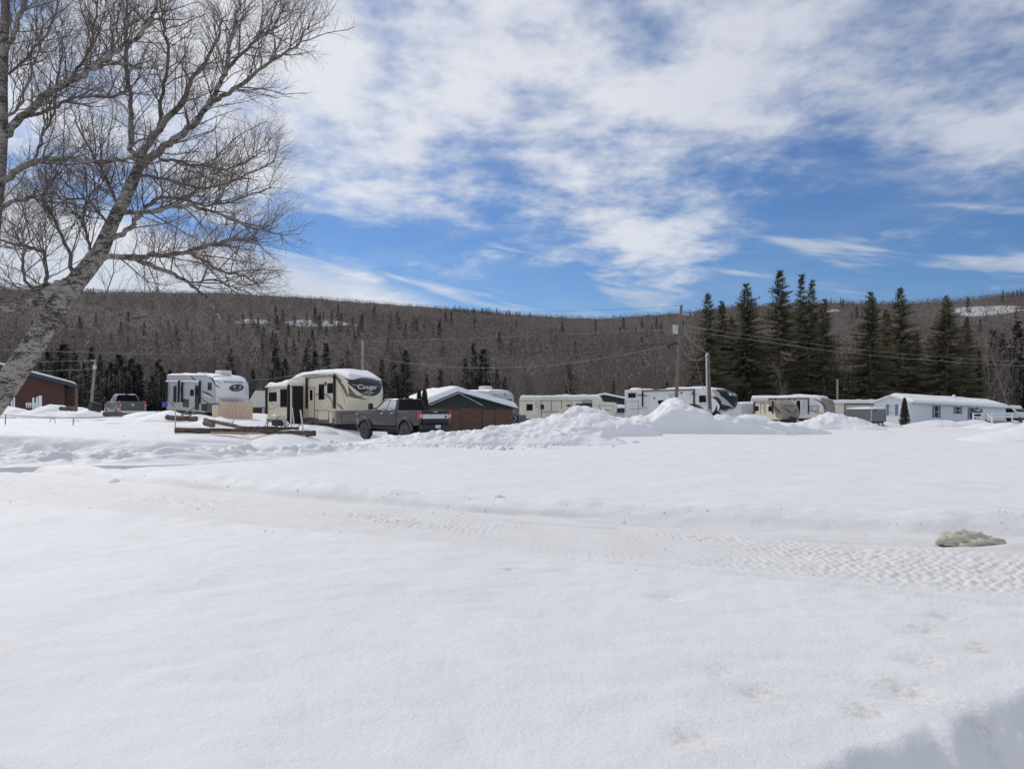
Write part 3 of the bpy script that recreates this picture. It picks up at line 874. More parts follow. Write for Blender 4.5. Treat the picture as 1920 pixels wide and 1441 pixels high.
def birch(name, label, depth, stem, limbs, seed, dens=1.0, wob=0.9):
    rg = random.Random(seed)
    S = depth / FPX; K = depth / 9.3
    base = P(stem[0][0], stem[0][1], depth + stem[0][3] * K)
    root = thing(name, label, 'tree', (base.x, base.y, base.z))
    def w3(px, py, off): return P(px, py, depth + off * K) - base
    trunk, limb, twig, big = MB(), MB(), MB(), MB()
    trunk.tube([w3(p[0], p[1], p[3]) for p in stem], [p[2] * S * .78 for p in stem], 14, False)
    def smooth(pts):
        for _ in range(2):
            o = [pts[0]]
            for a, b in zip(pts, pts[1:]): o += [a.lerp(b, .25), a.lerp(b, .75)]
            o.append(pts[-1]); pts = o
        return pts
    def kids(pts, r0, r1, n, lvl, lo=.15):
        m_ = len(pts) - 1
        for j in range(n):
            u = lo + (1 - lo) * (j + rg.random()) / n
            f = u * m_; i = min(int(f), m_ - 1); q = pts[i].lerp(pts[i + 1], f - i)
            tan = (pts[min(i + 1, m_)] - pts[max(i - 1, 0)]).normalized()
            a = rg.uniform(0, 6.283)
            sp = rg.uniform(.55, 1.1)
            e1 = tan.orthogonal().normalized(); e2 = tan.cross(e1)
            d = tan * rg.uniform(.55, 1.0) + (e1 * math.cos(a) + e2 * math.sin(a)) * sp + Vector((0.02, 0, (.28, .16, .05)[lvl]))
            d.normalize()
            L = K * (1.15, .52, .27)[lvl] * rg.uniform(.5, 1.25) * (1.05 - .72 * u)
            r = min(K * (.0085, .0040, .0022)[lvl], (r0 + (r1 - r0) * u) * .6) * rg.uniform(.8, 1.2)
            n_ = (6, 4, 3)[lvl]; pp = [q.copy()]
            for k in range(n_):
                d = (d + Vector((rg.gauss(0, .16), rg.gauss(0, .16), rg.gauss(.05, .13)))).normalized()
                pp.append(pp[-1] + d * (L / n_))
            (limb if lvl == 0 else twig).tube(pp, [r * (1 - .62 * k / n_) for k in range(n_ + 1)], 4 if lvl == 0 else 3, False)
            if lvl < 2: kids(pp, r, r * .35, max(2, int((8, 8)[lvl] * dens * rg.uniform(.7, 1.3) * (.6 + .4 * L / K / (1.15, .52)[lvl]))), lvl + 1, .12)
    for pts, r0, r1, off0, off1, nk in limbs:
        n_ = len(pts)
        p3 = [w3(p[0], p[1], off0 + (off1 - off0) * i / (n_ - 1)) for i, p in enumerate(pts)]
        p3 = [p3[0]] + [p + Vector((rg.gauss(0, .016), rg.gauss(0, .02), rg.gauss(0, .016))) * K for p in p3[1:]]
        p3 = smooth(p3)
        p3 = [p3[0]] + [p + Vector((K * rg.gauss(0, .010), K * rg.gauss(0, .015), K * rg.gauss(0, .010))) for p in p3[1:]]
        m_ = len(p3) - 1
        rad = [(r0 + (r1 - r0) * i / m_) * S * .86 for i in range(m_ + 1)]
        (big if r0 >= 6 else limb).tube(p3, rad, 8 if r0 >= 6 else 6, False)
        kids(p3, rad[0], rad[-1], int(nk * dens), 0)
    trunk.build('trunk', M['birch'], root, True)
    big.build('main_limbs', M['birch'], root, True)
    for nm, mb, mt in (('limbs', limb, M['birch_limb']), ('twigs', twig, M['birch_twig'])):
        me = bpy.data.meshes.new(nm); me.from_pydata(mb.v, [], mb.f); me.update(); me.materials.append(mt)
        o = bpy.data.objects.new(nm, me); COL.objects.link(o); o.parent = root
        if nm == 'twigs': o['kind'] = 'stuff'
    return root


stemA = [(-420, 1300, 43, 0), (-290, 1130, 39, 0), (-212, 1022, 36, 0), (-150, 935, 33, 0), (-90, 855, 31, 0), (-40, 790, 30, 0), (8, 727, 29, 0), (53, 663, 26, 0), (97, 593, 24, 0), (130, 543, 23, 0), (160, 508, 21, 0), (187, 474, 19, .05), (212, 415, 15, .1), (240, 360, 14, .1), (260, 315, 12, .15), (268, 285, 10, .15)]
limbsA = [
    ([(266, 290), (300, 230), (343, 190), (360, 150), (383, 123), (412, 75), (420, 30)], 8, 2, .15, .6, 22),
    ([(258, 318), (290, 292), (313, 273), (340, 247), (367, 227), (400, 187), (417, 150), (433, 110), (435, 67), (447, 20), (452, -30)], 9, 2.2, .15, -.5, 30),
    ([(400, 190), (443, 167), (483, 133), (520, 103), (560, 77), (582, 56)], 5, 1.2, -.2, -.4, 20),
    ([(430, 127), (467, 83), (500, 60), (519, 46), (535, 10)], 4, 1.2, -.3, .1, 15),
    ([(264, 300), (250, 283), (246, 240), (243, 200), (235, 133), (233, 67), (237, 10), (240, -40)], 7, 2, .15, .9, 26),
    ([(298, 234), (307, 167), (313, 100), (310, 60), (300, 17), (290, -30)], 5, 1.5, .3, .8, 20),
    ([(228, 397), (255, 398), (290, 393), (330, 385), (373, 388), (427, 403), (473, 427), (524, 437)], 6, 1.2, .1, -.6, 26),
    ([(200, 452), (240, 433), (262, 403), (284, 373), (320, 367), (367, 380), (405, 385), (450, 372), (510, 352)], 6.5, 1.2, .1, .7, 28),
    ([(180, 484), (243, 478), (293, 475), (353, 472), (397, 457), (440, 452), (479, 450)], 7, 1.3, .05, -.4, 22),
    ([(353, 472), (393, 490), (420, 507), (457, 515), (486, 523)], 4, 1, -.2, -.5, 14),
    ([(235, 480), (287, 497), (333, 517), (367, 540), (393, 567), (418, 603)], 6, 1.2, .0, -.7, 12),
    ([(350, 528), (400, 525), (440, 540), (490, 560)], 2.5, .8, -.5, -.6, 9),
    ([(133, 566), (173, 573), (213, 580), (240, 602), (279, 619)], 5, 1.2, .0, -.8, 5),
    ([(222, 586), (240, 580), (267, 560), (298, 546)], 3, .9, -.5, -.7, 3),
    ([(250, 596), (272, 592), (290, 580), (318, 574)], 2.2, .8, -.6, -.8, 3),
    ([(300, 300), (333, 300), (383, 313), (433, 315), (470, 300), (500, 280)], 4, 1, .1, .4, 20),
    ([(250, 330), (300, 330), (345, 350), (400, 352), (455, 330), (520, 308)], 4, 1, .1, -.3, 24),
    ([(140, 528), (118, 532), (100, 545), (80, 566), (40, 572), (0, 577), (-50, 560), (-110, 555)], 13, 7, 0, -.3, 10),
    ([(108, 540), (84, 535), (60, 545), (30, 562), (0, 566), (-60, 530)], 8, 4, 0, .4, 12),
    ([(138, 520), (120, 467), (110, 423), (83, 383), (80, 370), (90, 347), (112, 326)], 5, 1.2, 0, .5, 22),
    ([(83, 535), (87, 483), (60, 460), (20, 457), (-20, 440)], 5, 1.5, 0, .3, 18),
    ([(176, 486), (160, 440), (155, 400), (170, 360), (200, 330)], 4, 1, 0, .6, 18),
    ([(205, 430), (180, 390), (150, 372), (120, 380), (60, 410)], 3.5, 1, 0, .5, 18),
    ([(222, 395), (205, 350), (180, 300), (150, 250), (130, 200)], 4, 1, .1, .8, 20),
    ([(60, 545), (40, 500), (45, 460), (30, 420), (0, 400)], 3.5, 1, 0, -.4, 14),
]
birch('birch_tree', 'leaning white birch with leafless crown in the left foreground', 4.5, stemA, limbsA, 2, 1.15)
stemB = [(-222, 1300, 35, .2), (-150, 1018, 29, .2), (-95, 800, 26, .2), (-48, 600, 23, .2), (-18, 440, 20, .2), (-4, 330, 17, .2), (2, 250, 15, .2), (3, 160, 13, .2), (7, 80, 11, .2), (12, -20, 9, .2), (30, -160, 5, .2)]
limbsB = [
    ([(0, 262), (40, 227), (73, 190), (103, 170), (140, 143), (187, 123), (207, 103), (233, 80), (270, 57), (290, 27), (302, -17)], 9, 2.5, .2, -.5, 30),
    ([(55, 218), (110, 197), (140, 183), (207, 182), (247, 170), (258, 145)], 4, 1.2, .1, .4, 16),
    ([(187, 123), (235, 121), (258, 128), (292, 131)], 3, 1, -.2, -.3, 9),
    ([(-6, 345), (33, 323), (63, 303), (110, 300), (143, 297), (190, 303), (230, 300), (268, 293)], 8, 2.5, .2, -.2, 18),
    ([(63, 303), (73, 263), (100, 217), (107, 170), (112, 110), (115, 50)], 3.5, 1, .1, .6, 22),
    ([(-12, 392), (27, 380), (60, 372)], 6, 3, .2, .0, 6),
    ([(8, 96), (30, 67), (37, 33), (52, -5)], 6, 2.5, .2, -.1, 14),
    ([(140, 143), (170, 90), (178, 40), (190, -20)], 3.5, 1, .0, .5, 18),
    ([(4, 150), (40, 110), (90, 60), (110, 0)], 3.5, 1, .2, .8, 18),
    ([(0, 230), (40, 200), (60, 140), (70, 80), (80, 10)], 3.5, 1, .2, -.5, 20),
    ([(207, 103), (215, 50), (222, 0)], 2.5, 1, -.3, .0, 14),
]
birch('birch_tree', 'upright birch stem cut off by the left edge of the picture', 4.5, stemB, limbsB, 5, 1.15)

# ------------------------------------------------------------------ snow piles and banks
def snow_pile(name, label, cx, cy, rx, ry, bumps, rot=0.0, n=(90, 60), rough=0.20, seed=1, cut=None, chunk=0.0, mt='pile', group='snow piles pushed up around the site', z0=None):
    """bumps: (u, v, radius_u, radius_v, height) in metres from the centre"""
    u = np.linspace(-rx, rx, n[0])[None, :] + np.zeros((n[1], 1)); v = np.linspace(-ry, ry, n[1])[:, None] + np.zeros((1, n[0]))
    h = np.zeros_like(u)
    wu = u + 0.35 * fbm(u * .5, v * .5, 3, seed + 3); wv = v + 0.35 * fbm(u * .5 + 9, v * .5, 3, seed + 4)
    for bu, bv, ru, rv, hh in bumps:
        r_ = np.sqrt(((wu - bu) / ru) ** 2 + ((wv - bv) / rv) ** 2)
        c_ = hh * np.clip(1 - np.sqrt(r_ * r_ + 0.02) , 0, 1) ** 0.9
        h = np.maximum(h, c_) + 0.25 * np.minimum(h, c_)
    h = h * (1 + 0.28 * fbm(u * .7, v * .7, 3, seed)) + rough * (fbm(u * 1.6, v * 1.6, 5, seed + 1, .6) + .5 * np.abs(fbm(u * 3.1, v * 3.1, 3, seed + 2)) - .1) * sstep(0, .5, h)
    if chunk:
        k1 = np.abs(fbm(u * 1.9, v * 1.9, 3, seed + 7)); k2 = _hash(np.floor(u * 2.3 + k1), np.floor(v * 2.3), seed)
        h = h + chunk * (0.9 * k1 + 0.35 * (k2 - .4) * sstep(.1, .35, fbm(u * 2.3, v * 2.3, 2, seed + 8) + .2)) * sstep(0.02, .35, h)
    if cut is not None:   # the blade has shaved the near face
        line = -ry + cut + 0.25 * fbm(u * .35, u * 0, 2, seed + 9)
        h = h * sstep(line, line + 0.12 + 0.28 * np.clip(h, 0, 1.5), v)
    h = h - 0.10 * (1 - sstep(0, .12, h)) 
    e = np.minimum(np.minimum((u + rx), (rx - u)), np.minimum(v + ry, ry - v))
    h = np.where(e < 1e-6, -0.45, h)
    c_, s_ = math.cos(rot), math.sin(rot)
    X = cx + u * c_ - v * s_; Y = cy + u * s_ + v * c_
    zb = gz(X, Y) if z0 is None else z0
    base = g(cx, cy) if z0 is None else z0
    V = np.stack([X - cx, Y - cy, zb + h - base], -1).reshape(-1, 3)
    o = obj_np(name, V, grid_quads(n[1], n[0]), None, M[mt], smooth=True)
    o.location = (cx, cy, base)
    return tag(o, label, 'snow pile', group)


def at(px, d): return (px - 960) / FPX * d


snow_pile('snow_pile', 'tallest snow pile, at the foot of the leaning transformer pole', at(1303, 55.5), 55.5, 6.6, 5.4,
          [(-1.0, 1.6, 3.9, 5.2, 2.75), (-4.0, 1.2, 3.2, 4.4, 1.35), (2.4, .6, 4.2, 4.6, 1.15), (3.6, .8, 3.4, 4.2, .9)], seed=2, cut=4.1, chunk=.05, n=(120, 80))
snow_pile('snow_pile', 'rounded snow pile left of the tallest one, in front of the cream caravan', at(1082, 51), 51, 6.6, 5.0,
          [(.9, 2.0, 4.6, 4.6, 2.05), (-3.0, 1.2, 4.2, 4.2, 1.05), (3.4, -.2, 2.4, 2.6, 1.15), (3.9, -1.0, 1.9, 1.8, 1.0), (0.2, -.6, 3.6, 3.2, .85)], seed=7, cut=3.0, chunk=.10, n=(120, 90))
snow_pile('snow_pile', 'long low snow pile in front of the small caravan with the grey nose', at(1436, 56), 56, 5.4, 4.2,
          [(-.9, .8, 3.6, 4.0, 1.5), (1.8, .4, 3.2, 3.4, .9), (-3.6, .6, 3.2, 3.6, 1.0)], seed=13, cut=2.9, chunk=.06)
snow_pile('snow_pile', 'pointed snow pile beside the grey cargo trailer', at(1572, 69), 69, 5.0, 3.6,
          [(-.4, .9, 3.4, 3.0, 1.6), (1.4, -.4, 2.8, 2.6, 1.1), (-2.4, .2, 2.6, 2.6, .95)], seed=19, chunk=.08)
snow_pile('snow_pile', 'smooth snow pile at the right edge, before the deck', at(1912, 42), 42, 4.6, 3.0,
          [(.9, .2, 4.2, 2.6, .95), (3.0, .4, 3.4, 2.6, 1.0)], seed=23, rough=.05)
snow_pile('snow_pile', 'lumpy ridge of plowed snow between the pickup and the snow piles', at(905, 37.5), 37.5, 7.2, 2.6,
          [(-2.0, .3, 3.4, 1.8, .62), (.4, .2, 2.8, 1.7, .82), (-4.6, .2, 2.4, 1.4, .36), (3.4, .0, 3.4, 1.8, .70), (5.6, -.4, 2.0, 1.5, .30)], seed=29, chunk=.20, n=(200, 80), rough=.14)
snow_pile('snow_pile', 'small lumpy heap in front of the rounded snow pile', at(1092, 39), 39, 2.6, 2.0,
          [(-.4, 0, 1.6, 1.4, .85), (1.0, -.2, 1.5, 1.2, .55)], seed=33, chunk=.16, n=(90, 60))
snow_pile('snow_pile', 'heaped plow debris in front of the dark lifted pickup', at(690, 35.2), 35.2, 3.2, 1.5,
          [(-1.2, 0, 1.9, 1.0, .10), (1.2, 0, 1.8, .9, .12), (2.4, .2, 1.2, .9, .22)], seed=37, chunk=.17, n=(110, 50))
# mounds on the left plateau
for i, (px, d, rx, hh, lab) in enumerate(((40, 50, 3.4, .85, 'smooth snow mound against the white pickets'), (122, 50, 3.2, 1.0, 'snow mound in front of the barn corner, behind a log'), (165, 52, 2.2, .75, 'snow mound at the foot of the small pole'),
                                         (288, 56, 2.4, .40, 'snow mound between the silver pickup and the white caravan'), (345, 46, 3.0, .75, 'snow mound beside the leaning boards at the white caravan'), (437, 41, 2.6, .55, 'low snow mound in front of the board fence'), (590, 43, 1.4, .30, 'small snow mound by the steps of the cream caravan'))):
    snow_pile('snow_pile', lab, at(px, d), d, rx + .6, 2.2, [(-.3 * rx, 0, rx * .7, 1.9, hh), (.35 * rx, .2, rx * .62, 1.8, hh * .8)], seed=50 + i, n=(60, 40), rough=.07, chunk=.04)
for i, (px, d, rx, hh, lab) in enumerate(((1650, 82, 2.6, .55, 'small snow drift at the foot of the cargo trailer and cone shrub'), (1790, 84, 6.0, .8, 'snow drift piled along the long wall of the mobile home'), (1870, 78, 3.4, .45, 'snow drift around the deck steps'), (1905, 74, 3.0, .6, 'snow drift against the deck railing'))):
    snow_pile('snow_pile', lab, at(px, d), d, rx + .8, 2.4, [(-.3 * rx, 0, rx * .75, 2.0, hh), (.35 * rx, .2, rx * .7, 1.9, hh * .95)], seed=70 + i, n=(60, 40), rough=.05)

# plowed bank along the left lane: a lumpy ribbon following the edge of the raised ground
bx = np.array([-40, -26, -16.5, -11.8, -9.6, -7.6]); by = np.array([22.6, 23.1, 23.8, 25.2, 29.0, 34.5])
tt = np.linspace(0, 1, 620)
sl = np.concatenate([[0], np.cumsum(np.hypot(np.diff(bx), np.diff(by)))]); sl /= sl[-1]
BX, BY = np.interp(tt, sl, bx), np.interp(tt, sl, by)
for _ in range(40):
    BX[1:-1] = (BX[:-2] + BX[1:-1] * 2 + BX[2:]) / 4; BY[1:-1] = (BY[:-2] + BY[1:-1] * 2 + BY[2:]) / 4
tx, ty = np.gradient(BX), np.gradient(BY); tl = np.hypot(tx, ty); nx_, ny_ = -ty / tl, tx / tl
vv = np.linspace(-3.4, 3.2, 90)[:, None]
X = BX[None, :] + nx_[None, :] * vv; Y = BY[None, :] + ny_[None, :] * vv
S_ = (np.cumsum(tl))[None, :] + vv * 0
wv = vv + 0.5 * fbm(S_ * .35, vv * .6, 3, 90)
Hb = np.interp(BX, _HX, _HH)[None, :] * 0.95
prof = 0.30 * np.exp(-((wv + 2.0) / .85) ** 2) + 0.16 * np.exp(-((wv + .8) / .5) ** 2)
rise = (Hb + 0.02) * sstep(-1.0, 0.35, wv) + .05 * np.exp(-((wv - .5) / .45) ** 2)
fall = sstep(3.2, 1.6, vv)
k1 = np.abs(fbm(S_ * 1.3, vv * 1.9, 4, 95)); k2 = fbm(S_ * 3.2, vv * 3.4, 3, 97)
face = sstep(-3.3, -2.2, vv) * sstep(.35, -.6, wv)
Z = np.maximum(prof * (.7 + .9 * k1), 0) + rise + face * (.26 * (k1 - .12) + .10 * k2) + .03 * fbm(S_ * .8, vv, 3, 99)
top = gz(X, Y)
Z = np.where(vv > .4, np.maximum(Z * fall + top * (1 - fall), top + .03 * fall - .05 * (1 - fall)), Z)
Z[0, :] = -.3; Z[-1, :] = top[-1] - .3
ends = sstep(0, 14, np.arange(620))[None, :] * sstep(619, 560, np.arange(620))[None, :]
Z = Z * ends + (top - .15) * (1 - ends)
bank_o = obj_np('snow_bank', np.stack([X, Y, Z], -1).reshape(-1, 3), grid_quads(90, 620), None, M['bank'], smooth=True)
tag(bank_o, 'long low bank of churned, slightly dirty plowed snow on the left', 'snow bank')

# lump of dirty ice beside the track
n1_, n2_ = 44, 26
th = np.linspace(0, 2 * np.pi, n1_, endpoint=False)[None, :]; ph = np.linspace(0, np.pi / 2 * 1.05, n2_)[:, None]
rx_, ry_, rz_ = 0.33, 0.24, 0.15
ux, uy, uz = np.cos(th) * np.sin(ph), np.sin(th) * np.sin(ph), np.cos(ph) + 0 * th
r_ = 1 + .36 * fbm(ux * 3.0 + 5, uy * 3.0 + uz * 2, 5, 81, .6) + .25 * ux * (uy < 0) * 0
X = ux * rx_ * r_ * (1 + .35 * (ux > 0) * ux); Y = uy * ry_ * r_; Z = uz * rz_ * r_ * (1 - .25 * ux)
cl = obj_np('ice_lump', np.stack([X, Y, Z], -1).reshape(-1, 3), grid_quads(n2_, n1_, True), None, M['dirtysnow'], smooth=True)
pc = P(1812, 1018, 9.35); cl.location = (pc.x, 9.35, -0.05); cl.rotation_euler = (0, 0, -.25)
tag(cl, 'lump of dirty yellowish snow lying beside the groomed track', 'snow lump')
for px, py, d, s_, lab in ((945, 932, 13.9, .16, 'small snow lump on the far side of the track'), (213, 899, 17.6, .13, 'flat snow lump on the field below the plowed bank'), (1190, 829, 39, .22, 'tiny snow clod at the foot of the small heap')):
    snow_pile('snow_pile', lab, at(px, d), d, s_ * 2.6, s_ * 1.6, [(0, 0, s_ * 2, s_ * 1.2, s_ * .62)], seed=int(px), n=(30, 22), rough=.03)

# ------------------------------------------------------------------ paints
M['cream'] = mat('cream_fiberglass', (0.66, 0.59, 0.455), .35, var=.05, scale=1.5, coat=.3)
M['cream2'] = mat('old_cream_panel', (0.68, 0.645, 0.54), .45, var=.08, scale=1.2)
M['white_gel'] = mat('white_gelcoat', (0.68, 0.69, 0.70), .32, var=.05, scale=1.2, coat=.3)
M['grey_gel'] = mat('pale_grey_gelcoat', (0.44, 0.45, 0.475), .35, var=.06, scale=1.4, coat=.2)
M['taupe'] = mat('taupe_paint', (0.23, 0.20, 0.165), .4, var=.08, scale=2, coat=.2)
M['taupe_dark'] = mat('dark_taupe_paint', (0.115, 0.105, 0.095), .4, var=.1, scale=2)
M['stripe_dark'] = mat('dark_graphic', (0.045, 0.043, 0.045), .4, var=.1)
M['stripe_light'] = mat('pale_graphic', (0.72, 0.70, 0.62), .4, var=.05)
M['silver'] = mat('silver_graphic', (0.36, 0.37, 0.39), .35, var=.1)
M['navy'] = mat('navy_black_cap', (0.012, 0.014, 0.022), .38, var=.15, scale=2, spec=.3)
M['capglass'] = mat('grey_cap_glass', (0.030, 0.032, 0.037), .4, var=.2, scale=2, spec=.3)
M['glass'] = mat('dark_window_glass', (0.008, 0.008, 0.010), .14, var=.3, scale=3, spec=.2)
M['glass_lit'] = mat('sky_pale_window_glass', (0.50, 0.52, 0.54), .12, var=.3, scale=3)  # pale base colour stands in for bright sky and snow in the panes
M['black'] = mat('black_plastic', (0.016, 0.016, 0.017), .55, var=.25)
M['darkrim'] = mat('charcoal_rim', (0.07, 0.07, 0.072), .4, var=.2)
M['rubber'] = mat('tyre_rubber', (0.045, 0.045, 0.044), .85, var=.3, bump=.2)
M['steel'] = mat('galvanised_steel', (0.42, 0.43, 0.44), .4, metal=.7, var=.15)
M['chrome'] = mat('brushed_bright_trim', (0.60, 0.61, 0.63), .4, metal=.3, var=.04)
M['truckgrey'] = mat('dark_grey_truck_paint', (0.034, 0.035, 0.034), .30, metal=.0, var=.03, scale=1.5, coat=.35)
M['trucksilver'] = mat('silver_truck_paint', (0.34, 0.34, 0.33), .32, metal=.35, var=.08, scale=3, coat=.5)
M['tailred'] = mat('red_tail_light', (0.42, 0.012, 0.016), .2, var=.2, coat=.6)
M['lampclear'] = mat('clear_lamp', (0.60, 0.58, 0.56), .2, var=.1)
M['plate'] = mat('licence_plate', (0.62, 0.64, 0.66), .4, var=.08)
M['pine'] = mat('new_pine_board', (0.68, 0.52, 0.38), .7, var=.16, scale=2.5, stretch=(4, 4, .6), bump=.15)
M['brownwood'] = mat('brown_stained_siding', (0.125, 0.066, 0.042), .7, var=.25, scale=2.2, stretch=(.5, .5, 6), bump=.2)
M['barnred'] = mat('red_brown_barn_siding', (0.110, 0.048, 0.036), .75, var=.22, scale=2.2, stretch=(.5, .5, 6), bump=.2)
M['greenmetal'] = mat('green_metal_roof', (0.035, 0.060, 0.062), .45, var=.15)
M['palegreen'] = mat('pale_green_metal_roof', (0.16, 0.225, 0.20), .45, var=.12)
M['darkgable'] = mat('dark_green_gable', (0.020, 0.030, 0.032), .6, var=.2)
M['vinyl'] = mat('white_vinyl_siding', (0.70, 0.71, 0.72), .5, var=.04)
M['whitetrim'] = mat('white_painted_trim', (0.74, 0.75, 0.75), .5, var=.05)
M['shutter'] = mat('blue_shutter', (0.12, 0.20, 0.33), .5, var=.1)
M['pole'] = mat('weathered_pole', (0.165, 0.13, 0.112), .9, var=.35, scale=4, stretch=(6, 6, .4), bump=.3)
M['paleole'] = mat('grey_green_pole', (0.30, 0.29, 0.24), .9, var=.25, scale=4, stretch=(6, 6, .4))
M['conduit'] = mat('grey_white_conduit', (0.58, 0.58, 0.57), .5, var=.1)
M['galv'] = mat('transformer_grey', (0.42, 0.43, 0.43), .5, var=.12)
M['wire'] = mat('black_cable', (0.03, 0.03, 0.03), .6, var=.1)
M['wire_pale'] = mat('aluminium_cable', (0.26, 0.25, 0.24), .5, var=.1)
M['log'] = mat('log_bark', (0.17, 0.115, 0.088), .95, var=.4, scale=5, bump=.6, bscale=14, col2=(0.045, 0.034, 0.032))
M['logend'] = mat('log_end_grain', (0.20, 0.115, 0.08), .9, var=.3, scale=14)
M['peeled'] = mat('peeled_log', (0.40, 0.28, 0.19), .85, var=.3, scale=4, bump=.3)
M['cedar'] = leafy('arborvitae_green', (0.030, 0.033, 0.022), (0.012, 0.014, 0.010), 3.0)
M['can_red'] = mat('red_plastic', (0.38, 0.03, 0.03), .5, var=.2)
M['can_blue'] = mat('blue_plastic', (0.04, 0.13, 0.42), .5, var=.2)
M['cargo'] = mat('charcoal_trailer_skin', (0.105, 0.105, 0.108), .5, var=.1, scale=1.5)
M['cargo_front'] = mat('grey_trailer_door', (0.155, 0.155, 0.16), .5, var=.12, scale=1.5)


class Rig:
    """a thing whose local X runs along (f, -g) on the ground, Y away from the viewer"""
    def __init__(s, name, label, cat, x, y, z, f, g_, tilt=0.0, group=None):
        s.root = thing(name, label, cat, (x, y, z), 0, group)
        s.root.rotation_euler = (0, tilt, math.atan2(-g_, f))
        s.root.rotation_mode = 'XYZ'
        s.m = Matrix.Translation((x, y, z)) @ Matrix.Rotation(math.atan2(-g_, f), 4, 'Z') @ Matrix.Rotation(tilt, 4, 'Y')
        s.inv = s.m.inverted()
    def side(s, px, py, yp=0.0):
        o = s.inv @ Vector((0, 0, EYE)); d = s.inv.to_3x3() @ Vector(((px - 960) / FPX, 1, -(py - HOR) / FPX))
        t = (yp - o.y) / d.y; p = o + d * t
        return p.x, p.z
    def rect(s, x0, y0, x1, y1, yp=0.0):
        mx, my = (x0 + x1) / 2, (y0 + y1) / 2
        return s.side(x0, my, yp)[0], s.side(x1, my, yp)[0], s.side(mx, y1, yp)[1], s.side(mx, y0, yp)[1]


def window(par, X0, X1, Z0, Z1, y=0.0, frame='black', pane='glass', name='window', bars=0):
    """frame ring standing proud of the plane y (towards -Y) with a pane inside"""
    t = min(.05, (X1 - X0) * .16); b = MB()
    b.box(X0, X1, y - .030, y + .01, Z0, Z0 + t).box(X0, X1, y - .030, y + .01, Z1 - t, Z1)
    b.box(X0, X0 + t, y - .029, y + .01, Z0 + t, Z1 - t).box(X1 - t, X1, y - .029, y + .01, Z0 + t, Z1 - t)
    for k in range(bars):
        zc = Z0 + (Z1 - Z0) * (k + 1) / (bars + 1); b.box(X0 + t, X1 - t, y - .025, y + .01, zc - t * .5, zc + t * .5)
    w = b.build(name, M[frame], par)
    MB().box(X0 + t * .6, X1 - t * .6, y - .018, y + .008, Z0 + t * .6, Z1 - t * .6).build('pane', M[pane], w)
    return w


def panel(par, name, X0, X1, Z0, Z1, y, mt, t=.015, bevel=.0):
    return MB().box(X0, X1, y - t, y + .01, Z0, Z1).build(name, M[mt], par, False, bevel)


def ribbon(par, pts, mt, y=-.006, name='graphic'):
    """a painted stripe: (X, Z, width) along the wall plane"""
    P2 = [Vector((p[0], p[1])) for p in pts]; W_ = [p[2] for p in pts]
    for _ in range(2):
        q, qw = [P2[0]], [W_[0]]
        for i in range(len(P2) - 1):
            q += [P2[i].lerp(P2[i + 1], .25), P2[i].lerp(P2[i + 1], .75)]; qw += [W_[i] * .75 + W_[i + 1] * .25, W_[i] * .25 + W_[i + 1] * .75]
        P2, W_ = q + [P2[-1]], qw + [W_[-1]]
    v, f = [], []
    for i, p in enumerate(P2):
        d = (P2[min(i + 1, len(P2) - 1)] - P2[max(i - 1, 0)]).normalized(); n = Vector((-d.y, d.x)) * (W_[i] / 2)
        v += [(p.x + n.x, y, p.y + n.y), (p.x - n.x, y, p.y - n.y)]
    for i in range(len(P2) - 1): f.append((2 * i, 2 * i + 1, 2 * i + 3, 2 * i + 2))
    return MB().add(v, f).build(name, M[mt], par)


def px_ribbon(rig, pts, mt, y=-.006, yp=0.0):
    return ribbon(rig.root, [(*rig.side(p[0], p[1], yp), p[2]) for p in pts], mt, yp + y)


def text_shape(s, shear=0.0, bold=0.0):
    cu = bpy.data.curves.new('lettering', 'FONT'); cu.body = s; cu.shear = shear; cu.offset = bold; cu.resolution_u = 3
    o = bpy.data.objects.new('lettering', cu); COL.objects.link(o)
    dg = bpy.context.evaluated_depsgraph_get()
    me = bpy.data.meshes.new_from_object(o.evaluated_get(dg))
    v = [tuple(p.co) for p in me.vertices]; f = [tuple(p.vertices) for p in me.polygons]
    bpy.data.objects.remove(o); bpy.data.curves.remove(cu); bpy.data.meshes.remove(me)
    x0 = min(p[0] for p in v); x1 = max(p[0] for p in v); y0 = min(p[1] for p in v); y1 = max(p[1] for p in v)
    return [((p[0] - x0) / (x1 - x0), (p[1] - y0) / (y1 - y0)) for p in v], f


def lettering(par, s, mapper, mt, shear=0.0, bold=0.01, name='lettering'):
    uv, f = text_shape(s, shear, bold)
    return MB().add([mapper(u, v) for u, v in uv], f).build(name, M[mt], par)


def cap_surface(curve, W, bulge, power=2.2):
    """a rounded trailer nose: curve of (x, z) from roof to chin, bowed forward across the width"""
    c = [Vector(p) for p in curve]; L = [0]
    for a, b in zip(c, c[1:]): L.append(L[-1] + (b - a).length)
    def surf(t, s, off=0.0):
        d = min(max(t, 0), 1) * L[-1]; i = 0
        while i < len(L) - 2 and d > L[i + 1]: i += 1
        k = (d - L[i]) / (L[i + 1] - L[i]); p = c[i].lerp(c[i + 1], k)
        soft = min(1.0, .35 + 1.3 * math.sin(math.pi * min(max(t, 0.02), .98)))
        return (p.x + bulge * soft * (1 - abs(s) ** power) + off, W / 2 * (1 + s), p.y + off * .3)
    return surf


